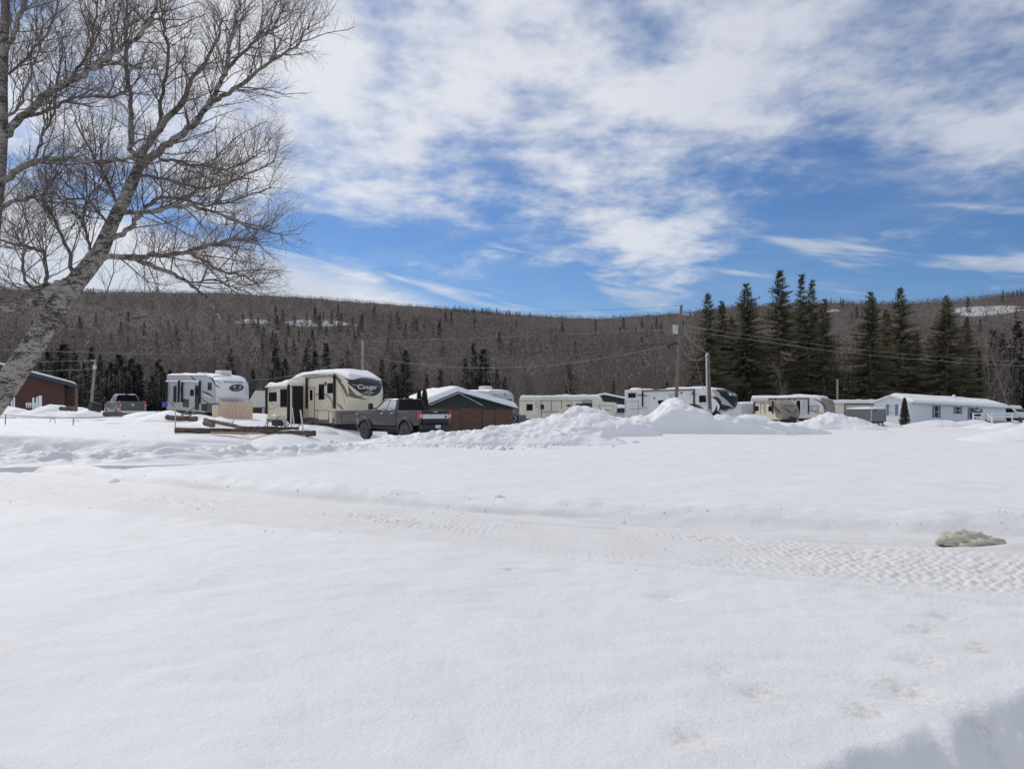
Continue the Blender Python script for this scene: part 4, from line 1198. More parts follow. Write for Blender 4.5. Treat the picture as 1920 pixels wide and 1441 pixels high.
def cap_patch(par, surf, mt, name, t0=0., t1=1., s0=-1., s1=1., off=0.0, n=(22, 22), shape=None):
    v = []
    for i in range(n[0] + 1):
        for j in range(n[1] + 1):
            a, b = i / n[0], j / n[1]
            if shape: t, s = shape(a, b)
            else: t, s = t0 + (t1 - t0) * a, s0 + (s1 - s0) * b
            v.append(surf(t, s, off))
    q = grid_quads(n[0] + 1, n[1] + 1)
    return MB().add(v, [tuple(int(k) for k in f) for f in q]).build(name, M[mt], par, True)


def smooth2(pts, it=2):
    for _ in range(it):
        o = [pts[0]]
        for a, b in zip(pts, pts[1:]): o += [(a[0] * .75 + b[0] * .25, a[1] * .75 + b[1] * .25), (a[0] * .25 + b[0] * .75, a[1] * .25 + b[1] * .75)]
        pts = o + [pts[-1]]
    return pts


def roof_snow(par, top, y0, y1, thick, seed, over=.02, n=(64, 16), name='roof_snow', gaps=0.0):
    """a blanket lying on a roof whose lengthwise line is top = [(x, z), ...]"""
    xs = np.linspace(top[0][0], top[-1][0], n[0]); zs = np.interp(xs, [p[0] for p in top], [p[1] for p in top])
    if top[0][0] > top[-1][0]: raise ValueError
    ys = np.linspace(y0 - over, y1 + over, n[1])
    X, Y = np.meshgrid(xs, ys); Z = np.repeat(zs[None, :], n[1], 0)
    ex = np.minimum(X - xs[0], xs[-1] - X); ey = np.minimum(Y - ys[0], ys[-1] - Y)
    wob_ = .12 * fbm(X * 1.3, Y * 1.3, 2, seed)
    e = np.clip((np.minimum(ex, ey) + wob_ * sstep(0, .2, np.minimum(ex, ey))) / .28, 0, 1); e = np.sqrt(np.clip(1 - (1 - e) ** 2, 0, 1))
    t = thick * (1 + .9 * fbm(X * .55, Y * .7, 3, seed + 3)) * e
    if gaps: t = t * sstep(-.02, .14, fbm(X * .8, Y * .6, 3, seed + 9) + .3 - gaps) 
    Zt = Z + t + .004
    V = np.concatenate([np.stack([X, Y, Zt], -1).reshape(-1, 3)])
    Zb = Z - .03
    m_ = len(V); V = np.concatenate([V, np.stack([X, Y, Zb], -1).reshape(-1, 3)])
    q = grid_quads(n[1], n[0]); Q = [q, q[:, ::-1] + m_]
    R_, C_ = n[1], n[0]; idx = np.arange(R_ * C_).reshape(R_, C_)
    for lp in (idx[0, :], idx[-1, ::-1], idx[::-1, 0], idx[:, -1]):
        a, b = lp[:-1], lp[1:]; Q.append(np.stack([a, a + m_, b + m_, b], -1))
    return obj_np(name, V, np.concatenate(Q), None, M['roofsnow'], par, smooth=True)


def wheel(par, x, y, z, r, w=.26, rim='steel', name='wheel', out=-1, n=22):
    wh = MB().disc_lathe([(r * .62, -w / 2), (r * .90, -w / 2), (r, -w / 2 + .05), (r, w / 2 - .05), (r * .90, w / 2), (r * .62, w / 2)], (x, y, z), 'y', n).build(name, M['rubber'], par, True)
    o = out * (w / 2)
    b = MB().disc_lathe([(r * .60, o * .2), (r * .60, o * 1.04), (r * .52, o * 1.04), (r * .46, o * .62), (r * .2, o * .8), (r * .16, o * 1.0), (.02, o * 1.0)], (x, y, z), 'y', n)
    b.build('rim', M[rim], wh, True)
    return wh


def awning(rig, x0, x1, yt, yb, yp=0.0, dark='black', tube='white_gel', r=.06):
    """roller on the wall with two folded arms: pixel columns of the arms and rows of their ends"""
    X0, Z0 = rig.side(x0, yt, yp); X1, _ = rig.side(x1, yt, yp); zb = rig.side(x0, yb, yp)[1]
    a = MB().tube([(X0 - .05, yp - .12, Z0), (X1 + .05, yp - .12, Z0)], r, 8).build('awning', M[tube], rig.root, True)
    for X in (X0, X1): MB().box(X - .05, X + .05, yp - .16, yp - .02, zb, Z0 + .08).build('awning_arm', M[dark], a)
    return a


def vents(rig, lst, W):
    for x, z, l, w, h, mt in lst:
        MB().box(x - l / 2, x + l / 2, W * .5 - w / 2, W * .5 + w / 2, z, z + h).build('roof_unit', M[mt], rig.root, True, .08)


def underbody(rig, X0, X1, W, z0, z1, mt='black'):
    MB().box(X0, X1, .12, W - .12, z0, z1).build('chassis', M[mt], rig.root)


# ------------------------------------------------------------------ cream fifth-wheel with the dark windscreen-like nose
cg = Rig('fifth_wheel_caravan', 'large cream and taupe fifth wheel caravan with dark front cap behind the lifted pickup', 'caravan', at(652, 47.5), 47.5, .43, .64, .77)
W = 2.5
prof = [(-11, .72), (-11, 3.22), (-8.2, 3.62), (-7.2, 3.72), (-5.0, 3.77), (-2.4, 3.73), (-1.6, 3.62), (-.7, 3.42), (-.1, 3.15), (.06, 2.75), (.10, 2.36), (-.05, 1.85), (-.29, 1.40), (-.44, 1.27), (-1.62, 1.24), (-1.72, .72)]
MB().prism(prof, 0, W).build('body', M['cream'], cg.root, False, .03)
MB().prism([(-11.0, .40), (-11.0, .76), (-1.70, .76), (-1.92, .40)], -.012, W + .012).build('lower_skirt', M['taupe_dark'], cg.root, False, .02)
MB().box(-1.95, -1.60, -.008, W + .008, .38, 1.27).build('front_drop_wall', M['taupe'], cg.root, False, .03)
b = MB()
for y0, y1, z0, z1 in ((.35, 2.15, .52, .55), (.35, 2.15, 1.05, 1.08), (.35, .38, .55, 1.05), (2.12, 2.15, .55, 1.05)): b.box(-1.60, -1.58, y0, y1, z0, z1)
b.build('hatch_outline', M['stripe_dark'], cg.root)
curve = smooth2([(-2.0, 3.69), (-1.2, 3.56), (-.35, 3.28), (.02, 2.85), (.10, 2.36), (-.02, 1.85), (-.44, 1.27)], 2)
surf = cap_surface(curve, W, .62)
cap_patch(cg.root, surf, 'cream', 'front_cap', off=.012)
cap_patch(cg.root, surf, 'capglass', 'windscreen_panel', off=.024, shape=lambda a, b: (.22 + (.735 - .22 - .20 * abs(2 * b - 1) ** 2.4) * a, -.97 + 1.94 * b))
cap_patch(cg.root, surf, 'taupe_dark', 'cap_stripe', off=.026, n=(6, 22), shape=lambda a, b: (.735 - .18 * abs(2 * b - 1) ** 2.2 + (.012 + .09 * abs(2 * b - 1) ** 3) * a, -1 + 1.0 * b * .9))
cap_patch(cg.root, surf, 'taupe_dark', 'cap_stripe', off=.026, n=(6, 22), shape=lambda a, b: (.66 + .14 * b ** .7 + (.07 * (1 - b)) * a, -1 + .85 * b))
lettering(cg.root, 'Cougar', lambda u, v: surf(.650 - .105 * v, -.64 + 1.08 * u, .045), 'stripe_light', .25, .012)
cap_patch(cg.root, surf, 'silver', 'emblem', off=.04, n=(4, 16), shape=lambda a, b: (.545 + .03 * math.sin(b * 3.1) + .010 * a - .06 * b * (1 - b), -.84 + .5 * b))
for k, (s0, s1, t0) in enumerate(((-.52, .13, .680), (-.32, .28, .695), (-.2, .13, .708))):
    cap_patch(cg.root, surf, 'silver', 'emblem', off=.04, n=(3, 10), shape=lambda a, b, s0=s0, s1=s1, t0=t0: (t0 + .012 * math.sin(b * 6) - .02 * (1 - 2 * abs(b - .5)) * a, s0 + (s1 - s0) * b))
# door, windows and hatches on the wall
X0, X1, Z0, Z1 = cg.rect(578.5, 726, 590.5, 783)
dr = MB().box(X0, X1, -.035, .01, Z0, Z1).build('door', M['cream'], cg.root, False, .03)
b = MB(); t_ = .035
for a_ in ((X0, X1, Z1 - t_, Z1), (X0, X1, Z0, Z0 + t_), (X0, X0 + t_, Z0 + t_, Z1 - t_), (X1 - t_, X1, Z0 + t_, Z1 - t_)): b.box(a_[0], a_[1], -.045, -.02, a_[2], a_[3])
b.build('frame', M['stripe_dark'], dr)
a_ = cg.rect(582, 731, 587, 750); MB().box(a_[0], a_[1], -.05, -.02, a_[2], a_[3]).build('pane', M['glass'], dr)
MB().box(X0 - .12, X0 - .06, -.12, -.05, 1.6, 2.0).build('handle', M['black'], dr)
for r_ in ((598, 720, 608, 749), (614, 718, 628, 737)): window(cg.root, *cg.rect(*r_))
for r_ in ((597, 769, 616, 787), (618, 770, 624, 793)):
    a_ = cg.rect(*r_); pn = panel(cg.root, 'hatch', *a_, -.012, 'cream', .02, .0)
    b = MB()
    for q in ((a_[0], a_[1], a_[3] - .02, a_[3]), (a_[0], a_[1], a_[2], a_[2] + .02), (a_[0], a_[0] + .02, a_[2], a_[3]), (a_[1] - .02, a_[1], a_[2], a_[3])): b.box(q[0], q[1], -.04, -.03, q[2], q[3])
    b.build('seam', M['stripe_dark'], pn)
px_ribbon(cg, [(592, 745, .05), (604, 745, .25), (615, 752, .32), (617, 763, .22), (608, 770, .04)], 'stripe_light')
px_ribbon(cg, [(594, 746, .02), (608, 747, .05), (617, 755, .06), (616, 764, .05), (606, 769, .02)], 'taupe', -.009)
px_ribbon(cg, [(592, 739, .03), (606, 737, .12), (620, 745, .16), (624, 758, .12), (620, 768, .03)], 'taupe', -.008)
px_ribbon(cg, [(591, 742, .02), (602, 741, .05), (612, 747, .05)], 'stripe_dark', -.010)
px_ribbon(cg, [(582, 764, .03), (596, 770, .06), (610, 774, .03)], 'taupe_dark', -.012)
px_ribbon(cg, [(633, 713, .10), (642, 722, .28), (650, 738, .30), (652, 745, .1)], 'taupe_dark', -.010)
px_ribbon(cg, [(634, 722, .02), (644, 738, .06), (647, 760, .03)], 'taupe', -.009)
px_ribbon(cg, [(632, 756, .06), (638, 762, .25), (644, 767, .10)], 'taupe', -.010)
px_ribbon(cg, [(566, 704.5, .05), (590, 702, .09), (612, 702, .06), (630, 706, .2), (640, 716, .25)], 'taupe_dark', -.007)
awning(cg, 577, 629, 707, 766, r=.075, tube='taupe')
X0, Z0 = cg.side(611, 719); MB().box(X0 - .07, X0 + .07, -.09, 0, Z0 - .12, Z0 + .12).build('porch_light', M['stripe_dark'], cg.root, False, .02)
# the room pushed out at the rear
SX = cg.side(501, 760, -1.2)[0]
sl_ = MB().box(SX, -6.72, -1.2, .02, .62, 3.02).build('slide_out', M['cream'], cg.root, False, .02)
MB().box(SX - .02, -6.70, -1.215, .02, .28, .66).build('slide_skirt', M['taupe_dark'], sl_)
MB().box(-6.73, -6.695, -1.18, .0, .30, 3.0).build('slide_end_wall', M['black'], sl_)  # black also carries the shadow in this gap, put into the colour
for r_ in ((504.5, 735, 519, 752.5), (526, 729, 541, 763)): window(sl_, *cg.rect(*r_, -1.2), y=-1.2)
awning(cg, 501.5, 543, 725, 776, yp=-1.2, tube='white_gel')
X0, Z0 = cg.side(546.5, 724, -1.25); MB().box(X0 - .05, X0 + .05, -1.32, -1.22, .05, Z0).build('corner_post', M['cream'], sl_)
ribbon(sl_, [(-10.4, 1.5, .02), (-9.4, 1.35, .05), (-8.2, 1.6, .05), (-7.2, 1.9, .02)], 'taupe', -1.207)
ribbon(sl_, [(-9.2, 2.0, .02), (-9.45, 1.85, .05), (-9.3, 1.68, .04), (-8.9, 1.72, .02)], 'stripe_dark', -1.208)
ribbon(sl_, [(-10.5, 2.85, .02), (-9.6, 2.7, .05), (-8.6, 2.85, .03)], 'taupe', -1.208)
sn = roof_snow(sl_, [(SX - .05, 3.03), (-6.66, 3.03)], -1.2, -.04, .30, 101, .05)
underbody(cg, -10.6, -2.0, W, .02, .45)
for x in (-5.6, -4.7):
    wheel(cg.root, x, .18, .36, .38)
MB().box(-3.4, -2.7, .15, .6, -.1, .42).build('landing_box', M['black'], cg.root)
for x in (-2.1, -8.0): MB().box(x - .04, x + .04, .2, .28, -.2, .45).build('jack', M['steel'], cg.root)
roof_snow(cg.root, [(-10.9, 3.24), (-8.2, 3.64), (-7.2, 3.74), (-5.0, 3.79), (-2.4, 3.75), (-1.5, 3.64), (-.75, 3.47), (.05, 3.26)], .12, W - .12, .24, 103, .06, (90, 22))
vents(cg, [(-3.4, 3.80, .7, .6, .22, 'white_gel')], W)
b = MB()
for x in (-5.6, -5.0):
    b.bar((x, -.9, .0), (x, -.15, .55), .04, .04)
for k in range(3): b.box(-5.65, -4.95, -.85 + .25 * k, -.65 + .25 * k, .08 + .17 * k, .11 + .17 * k)
b.build('entry_steps', M['steel'], cg.root)

# ------------------------------------------------------------------ pale grey toy-hauler on the left
wp = Rig('fifth_wheel_caravan', 'pale grey fifth wheel caravan with two side awnings and white front cap behind boards', 'caravan', at(405, 57), 57, .75, .68, .73, R(2))
W = 2.55
prof = [(-11.1, .72), (-11.1, 3.62), (-1.9, 3.62), (-1.1, 3.52), (-.43, 3.29), (-.12, 2.9), (-.02, 2.4), (-.02, 1.9), (-.06, 1.62), (-.5, 1.5), (-2.2, 1.45), (-2.35, .72)]
MB().prism(prof, 0, W).build('body', M['grey_gel'], wp.root, False, .03)
curve = smooth2([(-1.9, 3.60), (-1.0, 3.50), (-.40, 3.26), (-.08, 2.85), (0, 2.35), (-.02, 1.85), (-.10, 1.50)], 2)
surf = cap_surface(curve, W, .85)
cap_patch(wp.root, surf, 'white_gel', 'front_cap', off=.012)
lettering(wp.root, 'WOLF PACK', lambda u, v: surf(.515 - .055 * v, -.66 + 1.18 * u, .035), 'stripe_dark', .0, .02)
em = cap_patch(wp.root, surf, 'stripe_dark', 'emblem', off=.03, n=(10, 20), shape=lambda a, b: (.635 + .085 * (2 * a - 1) * math.sqrt(max(0, 1 - (2 * b - 1) ** 2)) - .02 * (2 * b - 1), -.46 + .92 * b))
for s0, w_ in ((-.24, .17), (.10, .17)):
    cap_patch(em, surf, 'silver', 'eye_mark', off=.045, n=(5, 8), shape=lambda a, b, s0=s0, w_=w_: (.62 + .032 * (2 * a - 1) * math.sqrt(max(0, 1 - (2 * b - 1) ** 2)) - .025 * (b - .5), s0 + w_ * b))
cap_patch(em, surf, 'silver', 'muzzle_mark', off=.045, n=(3, 10), shape=lambda a, b: (.675 + .014 * a + .01 * math.sin(b * 6), -.2 + .42 * b))
for s0, s1, t0, t1, w_ in ((-1, -.72, .40, .55, .02), (1, .78, .40, .52, .02), (-1, -.5, .82, .95, .025), (1, .5, .80, .94, .025), (-.62, -.4, .62, .76, .008), (.72, .45, .62, .76, .008)):
    cap_patch(wp.root, surf, 'silver' if t0 > .7 or abs(s0) < .8 else 'stripe_dark', 'cap_stripe', off=.028, n=(3, 10), shape=lambda a, b, s0=s0, s1=s1, t0=t0, t1=t1, w_=w_: (t0 + (t1 - t0) * b + w_ * (1 - abs(2 * b - 1)) * a, s0 + (s1 - s0) * b ** 1.4))
awning(wp, 314.5, 337, 714.5, 752, r=.06)
awning(wp, 343.5, 376.5, 714.5, 754, r=.06)
for r_, nm in (((325.5, 723, 331, 754), 'window'), ((357, 730, 363.5, 742), 'window'), ((390, 717, 397, 731), 'window')): window(wp.root, *wp.rect(*r_))
a_ = wp.rect(366, 722, 373.5, 768); d_ = panel(wp.root, 'door', *a_, -.01, 'black', .02)
MB().box(a_[0] + .1, a_[1] - .1, -.05, -.02, (a_[2] + a_[3]) / 2 + .1, a_[3] - .15).build('pane', M['glass'], d_)
a_ = wp.rect(343, 748, 354, 763); panel(wp.root, 'hatch', *a_, -.01, 'stripe_dark', .015)
a_ = wp.rect(378, 757, 388, 770); panel(wp.root, 'hatch', *a_, -.01, 'black', .02)
a_ = wp.rect(339, 725, 342, 734); panel(wp.root, 'outside_speaker', *a_, -.01, 'black', .03)
for pts, mt in (([(378, 733, .03), (390, 738, .22), (401, 745, .05)], 'stripe_dark'), ([(380, 738, .03), (391, 742, .25), (400, 747, .04)], 'white_gel'), ([(376, 744, .03), (384, 752, .12), (392, 756, .04)], 'stripe_dark'),
                ([(357, 704.6, .03), (362, 709, .18), (368, 713, .03)], 'stripe_dark'), ([(318, 745, .03), (324, 752, .3), (330, 758, .05)], 'silver'), ([(316, 750, .02), (322, 757, .14), (328, 761, .03)], 'stripe_dark'), ([(393, 705.6, .06), (401, 714, .22), (404, 722, .1), (412, 727, .05)], 'stripe_dark'),
                ([(318, 720, .03), (319, 730, .1), (316, 742, .03)], 'stripe_dark')): px_ribbon(wp, pts, mt)
MB().tube([wp_ for wp_ in [(-11.08, -.02, 3.64), (-2, -.02, 3.64)]], .035, 5).build('gutter_rail', M['silver'], wp.root)
underbody(wp, -10.8, -2.4, W, .25, .75)
for x in (-6.9, -6.0, -5.1): wheel(wp.root, x, .16, .34, .37)
roof_snow(wp.root, [(-11.0, 3.63), (-1.9, 3.63), (-1.2, 3.54), (-.75, 3.45)], .02, W, .16, 111, .03, (80, 20))
vents(wp, [(-6.2, 3.70, .9, .7, .22, 'white_gel'), (-1.9, 3.70, 1.2, .9, .36, 'white_gel')], W)
# bare boards closing off its nose
fb = thing('board_skirting', 'unpainted pine board fence closing in the nose of the pale grey caravan', 'fence', wp.m @ Vector((0.6, 0, .52)), math.atan2(-.73, .68))
bw = .132
for k in range(20):
    z1 = 1.50 - .10 * math.sin(math.pi * k / 19) + .012 * ((k * 7) % 3); y0 = -.15 + k * bw
    MB().box(.30, .325, y0, y0 + bw - .008, -.6, z1 - .3).build('board', M['pine'], fb)
for k in range(8):
    x0 = .28 - (k + 1) * .15
    MB().box(x0, x0 + .142, -.18, -.155, -.6, 1.12 + .01 * ((k * 5) % 3) - .3 + .05).build('board', M['pine'], fb)
MB().box(.22, .30, -.15, 2.5, .55, .64).build('rail', M['pine'], fb)

# ------------------------------------------------------------------ long white and black fifth-wheel on the right
mo = Rig('fifth_wheel_caravan', 'long off white fifth wheel caravan with black rounded nose behind the tallest snow pile', 'caravan', at(1345, 72), 72, 0, .725, .69)
W = 2.5
prof = [(-10.8, .85), (-10.8, 3.93), (-1.6, 3.90), (-.6, 3.76), (.11, 3.5), (.32, 3.05), (.39, 2.47), (.15, 1.95), (-.28, 1.62), (-2.2, 1.55), (-2.35, .85)]
MB().prism(prof, 0, W).build('body', M['white_gel'], mo.root, False, .03)
curve = smooth2([(-1.5, 3.88), (-.6, 3.74), (.10, 3.48), (.36, 3.0), (.40, 2.47), (.16, 1.95), (-.28, 1.58)], 2)
surf = cap_surface(curve, W, .95)
cap_patch(mo.root, surf, 'silver', 'front_cap', off=.012)
cap_patch(mo.root, surf, 'navy', 'windscreen_panel', off=.03, shape=lambda a, b: (.09 + (.82 - .09 - .30 * abs(2 * b - 1) ** 2.2) * a, -.98 + 1.96 * b))
cap_patch(mo.root, surf, 'navy', 'chin_panel', off=.028, n=(8, 22), shape=lambda a, b: (.84 - .10 * abs(2 * b - 1) + (.14) * a, -.98 + 1.5 * b))
cap_patch(mo.root, surf, 'lampclear', 'cap_lamp', off=.05, n=(3, 6), t0=.895, t1=.92, s0=-.35, s1=.05)
lettering(mo.root, 'Montana', lambda u, v: surf(.53 - .11 * v, -.55 + 1.2 * u, .05), 'stripe_light', .0, .004)
px_ribbon(mo, [(1338, 742, .06), (1350, 752, .5), (1346, 768, .5), (1338, 775, .2)], 'navy', -.012)
px_ribbon(mo, [(1337, 746, .05), (1348, 760, .32), (1346, 770, .10)], 'white_gel', -.016)
px_ribbon(mo, [(1330, 741, .05), (1342, 748, .10), (1352, 752, .03)], 'stripe_dark', -.02)
px_ribbon(mo, [(1336, 730, .2), (1344, 738, .4), (1350, 748, .2)], 'silver', -.008)
for r_ in ((1178, 737, 1192, 745.5), (1234, 750, 1248, 757), (1311, 741, 1327, 754)): window(mo.root, *mo.rect(*r_))
a_ = mo.rect(1172.5, 752, 1197, 772); b = MB()
for q in ((a_[0], a_[1], a_[3] - .03, a_[3]), (a_[0], a_[0] + .03, a_[2], a_[3]), (a_[1] - .03, a_[1], a_[2], a_[3])): b.box(q[0], q[1], -.02, .0, q[2], q[3])
b.build('ramp_outline', M['stripe_dark'], mo.root)
a_ = mo.rect(1254, 739, 1266, 770); d_ = panel(mo.root, 'door', *a_, -.01, 'white_gel', .03)
MB().box(a_[0] + .08, a_[0] + .11, -.055, -.02, a_[2], a_[3]).box(a_[0], a_[1], -.055, -.02, a_[3] - .04, a_[3]).build('frame', M['stripe_dark'], d_)
a_ = mo.rect(1257, 742, 1263.5, 752); MB().box(a_[0], a_[1], -.06, -.02, a_[2], a_[3]).build('pane', M['glass_lit'], d_)
awning(mo, 1205.5, 1302, 732.5, 762, r=.07, tube='taupe_dark')
for px, py in ((1278, 736.5), (1299, 737), (1227, 746)):
    X0, Z0 = mo.side(px, py); MB().box(X0 - .09, X0 + .09, -.06, 0, Z0 - .07, Z0 + .07).build('porch_light', M['black'], mo.root, False, .02)
for pts, mt in (([(1173, 739, .04), (1184, 735, .12), (1196, 738, .08), (1202, 742, .03)], 'silver'), ([(1192, 742, .03), (1204, 740, .16), (1218, 743, .03)], 'stripe_dark'), ([(1222, 730, .02), (1234, 729.6, .06), (1238, 731, .03)], 'stripe_dark'),
                ([(1292, 757, .05), (1305, 760, .35), (1320, 766, .05)], 'stripe_dark'), ([(1298, 752, .03), (1303, 757, .2), (1306, 763, .05)], 'silver'), ([(1180, 767, .03), (1195, 766, .05), (1215, 764, .03)], 'stripe_dark'), ([(1292, 741, .02), (1302, 739, .06), (1310, 739, .02)], 'stripe_dark')): px_ribbon(mo, pts, mt)
X0, Z0 = mo.side(1312, 759.5); X1, Z1 = mo.side(1327, 756.5)
lettering(mo.root, 'MONTANA', lambda u, v: (X0 + (X1 - X0) * u, -.02, Z0 + (Z1 - Z0) * v), 'silver', .0, .006)
underbody(mo, -10.5, -2.5, W, .4, .88)
for x in (-5.4, -4.5): wheel(mo.root, x, .16, .37, .37)
roof_snow(mo.root, [(-10.6, 3.94), (-1.6, 3.92), (-.8, 3.80), (-.2, 3.66)], .03, W, .17, 121, .02, (90, 20), gaps=.12)
vents(mo, [(-6.4, 4.0, 1.2, .8, .30, 'black'), (-2.9, 4.0, .8, .7, .30, 'black'), (-9.5, 3.95, .5, .5, .15, 'white_gel')], W)

# ------------------------------------------------------------------ travel trailers further right
def travel_trailer(name, label, x, y, z, f, g_, L, W, H, body, capm, nose=.75, chin=.95, zb=.72, bulge=.35, seed=1, snow=.14):
    r_ = Rig(name, label, 'caravan', x, y, z, f, g_)
    prof = [(-L, zb), (-L, H - .12), (-L + .15, H), (-nose - .3, H), (-nose * .6, H - .22), (-nose * .22, H - .75), (-.02, chin + .65), (0, chin + .25), (-.12, chin - .1), (-.4, zb)]
    MB().prism(prof, 0, W).build('body', M[body], r_.root, False, .03)
    curve = smooth2([(-nose - .3, H), (-nose * .6, H - .22), (-nose * .22, H - .75), (-.02, chin + .65), (0, chin + .25), (-.12, chin - .1), (-.35, zb)], 2)
    s_ = cap_surface(curve, W, bulge)
    cap_patch(r_.root, s_, capm, 'front_cap', off=.012)
    underbody(r_, -L + .2, -.5, W, zb - .28, zb + .02)
    for xw in (-L * .55, -L * .55 + .85): wheel(r_.root, xw, .15, .32, .34)
    MB().tube([(-.3, W / 2 - .5, zb - .1), (1.1, W / 2, .55), (-.3, W / 2 + .5, zb - .1)], .05, 6).build('hitch', M['black'], r_.root)
    if snow: roof_snow(r_.root, [(-L + .05, H), (-nose - .3, H), (-nose * .55, H - .2)], .02, W, snow, seed, .03, (60, 16))
    return r_, s_


ww_, surf = travel_trailer('travel_trailer', 'white travel trailer with taupe nose and open dark patio door', at(1545, 93), 93, 0, .705, .71, 9.8, 2.5, 3.42, 'white_gel', 'taupe', .7, 1.1, .80, .85, 131, .3)
px_ribbon(ww_, [(1513, 772, .06), (1528, 774, .5), (1546, 775, .5)], 'cream', -.005)
MB().box(-9.8, -.15, -.008, .0, .80, 1.02).build('lower_band', M['cream'], ww_.root)
awning(ww_, 1443, 1516, 747.5, 776, r=.07, tube='stripe_dark')
a_ = ww_.rect(1493, 750, 1511.5, 779); d_ = panel(ww_.root, 'patio_door', *a_, -.01, 'whitetrim', .02)
xm = (a_[0] + a_[1]) / 2
MB().box(a_[0] + .05, xm - .1, -.045, -.02, a_[2] + .05, a_[3] - .05).build('dark_opening', M['glass'], d_)
MB().box(xm + .05, a_[1] - .07, -.045, -.02, a_[2] + .05, a_[3] - .05).build('pane', M['glass_lit'], d_)
window(ww_.root, *ww_.rect(1517.5, 760, 1535, 770.5), frame='stripe_dark', pane='glass_lit')
for pts in ([(1524, 748, .03), (1536, 751, .15), (1544, 757, .22), (1547, 766, .05)], [(1515, 765, .02), (1530, 773, .10), (1540, 776, .03)], [(1462, 748, .02), (1468, 750, .1), (1473, 753, .03)], [(1528, 748, .02), (1539, 753, .05), (1545, 760, .03)]): px_ribbon(ww_, pts, 'stripe_dark', -.008)
lettering(ww_.root, 'WILDWOOD', lambda u, v: surf(.40 - .05 * v, -.55 + 1.1 * u, .03), 'stripe_dark', 0, .006)
for s0, s1 in ((-.05, -.5), (.05, .5)):
    cap_patch(ww_.root, surf, 'stripe_dark', 'emblem', off=.03, n=(3, 8), shape=lambda a, b, s0=s0, s1=s1: (.565 - .05 * b ** 1.5 + .025 * (1 - b) * a, s0 + (s1 - s0) * b))
cap_patch(ww_.root, surf, 'stripe_light', 'emblem', off=.035, n=(4, 4), t0=.545, t1=.575, s0=-.06, s1=.06)
for s0, s1 in ((-.98, -.8), (.98, .8)): cap_patch(ww_.root, surf, 'taupe_dark', 'cap_stripe', off=.025, n=(3, 12), shape=lambda a, b, s0=s0, s1=s1: (.45 + .35 * b + .015 * a, s0 + (s1 - s0) * math.sin(b * 3.1)))
for px, py in ((1454, 749), (1481, 749), (1489.5, 750)):
    X0, Z0 = ww_.side(px, py); MB().box(X0 - .08, X0 + .08, -.06, 0, Z0 - .08, Z0 + .08).build('porch_light', M['black'], ww_.root)

bu, surf = travel_trailer('travel_trailer', 'small cream travel trailer with sweeping taupe nose, parked before the white one', at(1466, 86), 86, 0, .25, .968, 5.6, 2.35, 2.95, 'cream', 'taupe', 1.5, .95, .70, .3, 141, .0)
MB().prism([(-2.0, 2.93), (-.95, 2.72), (-.32, 2.2), (-.02, 1.62), (0, 1.15), (-.35, .75), (-1.1, .95), (-1.5, 1.9)], -.010, 0).build('nose_panel', M['taupe'], bu.root)
for r_ in ((1416, 761, 1422.5, 770), (1441, 761, 1449, 771)): window(bu.root, *bu.rect(*r_))
a_ = bu.rect(1426, 756, 1435, 774); d_ = panel(bu.root, 'door', *a_, -.01, 'cream', .03)
b = MB()
for q in ((a_[0], a_[1], a_[3] - .06, a_[3]), (a_[0], a_[0] + .06, a_[2], a_[3]), (a_[1] - .06, a_[1], a_[2], a_[3])): b.box(q[0], q[1], -.06, -.02, q[2], q[3])
b.build('frame', M['stripe_dark'], d_)
a_ = bu.rect(1428, 758.5, 1433, 768); MB().box(a_[0], a_[1], -.06, -.02, a_[2], a_[3]).build('pane', M['glass_lit'], d_)
awning(bu, 1415, 1449.5, 752.5, 775, r=.07, tube='taupe')
for pts, mt in (([(1441, 757, .05), (1450, 761, .16), (1459, 767, .2), (1466, 775, .05)], 'stripe_dark'), ([(1450, 766, .05), (1459, 770, .18), (1463, 774, .1), (1456, 777, .03)], 'stripe_dark'), ([(1451, 770, .03), (1458, 773, .12), (1455, 778, .03)], 'taupe_dark'), ([(1438, 754, .02), (1447, 756, .08), (1455, 761, .03)], 'taupe_dark')): px_ribbon(bu, pts, mt, -.016)
lettering(bu.root, 'BULLET', lambda u, v: surf(.48 - .055 * v, -.62 + 1.05 * u, .03), 'stripe_dark', 0, .008)
for s0, s1, t0, t1 in ((-.98, .0, .42, .78), (.98, .0, .52, .78), (-.7, .0, .60, .74)):
    cap_patch(bu.root, surf, 'stripe_dark', 'emblem', off=.028, n=(3, 10), shape=lambda a, b, s0=s0, s1=s1, t0=t0, t1=t1: (t0 + (t1 - t0) * b + .05 * (1 - abs(2 * b - 1)) * a, s0 + (s1 - s0) * b))
MB().box(.2, .75, .85, 1.45, .35, .95).build('gas_bottle_cover', M['black'], bu.root, False, .08)

sp, surf = travel_trailer('travel_trailer', 'plain white travel trailer end between the black nosed caravan and the small cream trailer', at(1391, 92), 92, 0, .1, .99, 7.0, 2.1, 2.75, 'grey_gel', 'grey_gel', .35, .95, .75, .15, 151, .1)
for s0 in (-.35, -.15, .05): cap_patch(sp.root, surf, 'stripe_dark', 'marker_lamp', off=.03, n=(2, 2), t0=.13, t1=.155, s0=s0, s1=s0 + .06)
cr, surf = travel_trailer('travel_trailer', 'cream travel trailer half hidden between the taupe nosed trailer and the mobile home', at(1665, 104), 104, 0, .97, .2, 8.0, 2.4, 2.95, 'cream2', 'cream2', .4, .95, .75, .2, 161, .3)
awning(cr, 1584, 1652, 757.8, 790, r=.09, tube='stripe_dark')
for r_ in ((1588, 763, 1606, 772), (1618, 764, 1632, 771)): window(cr.root, *cr.rect(*r_), frame='stripe_dark', pane='glass_lit')
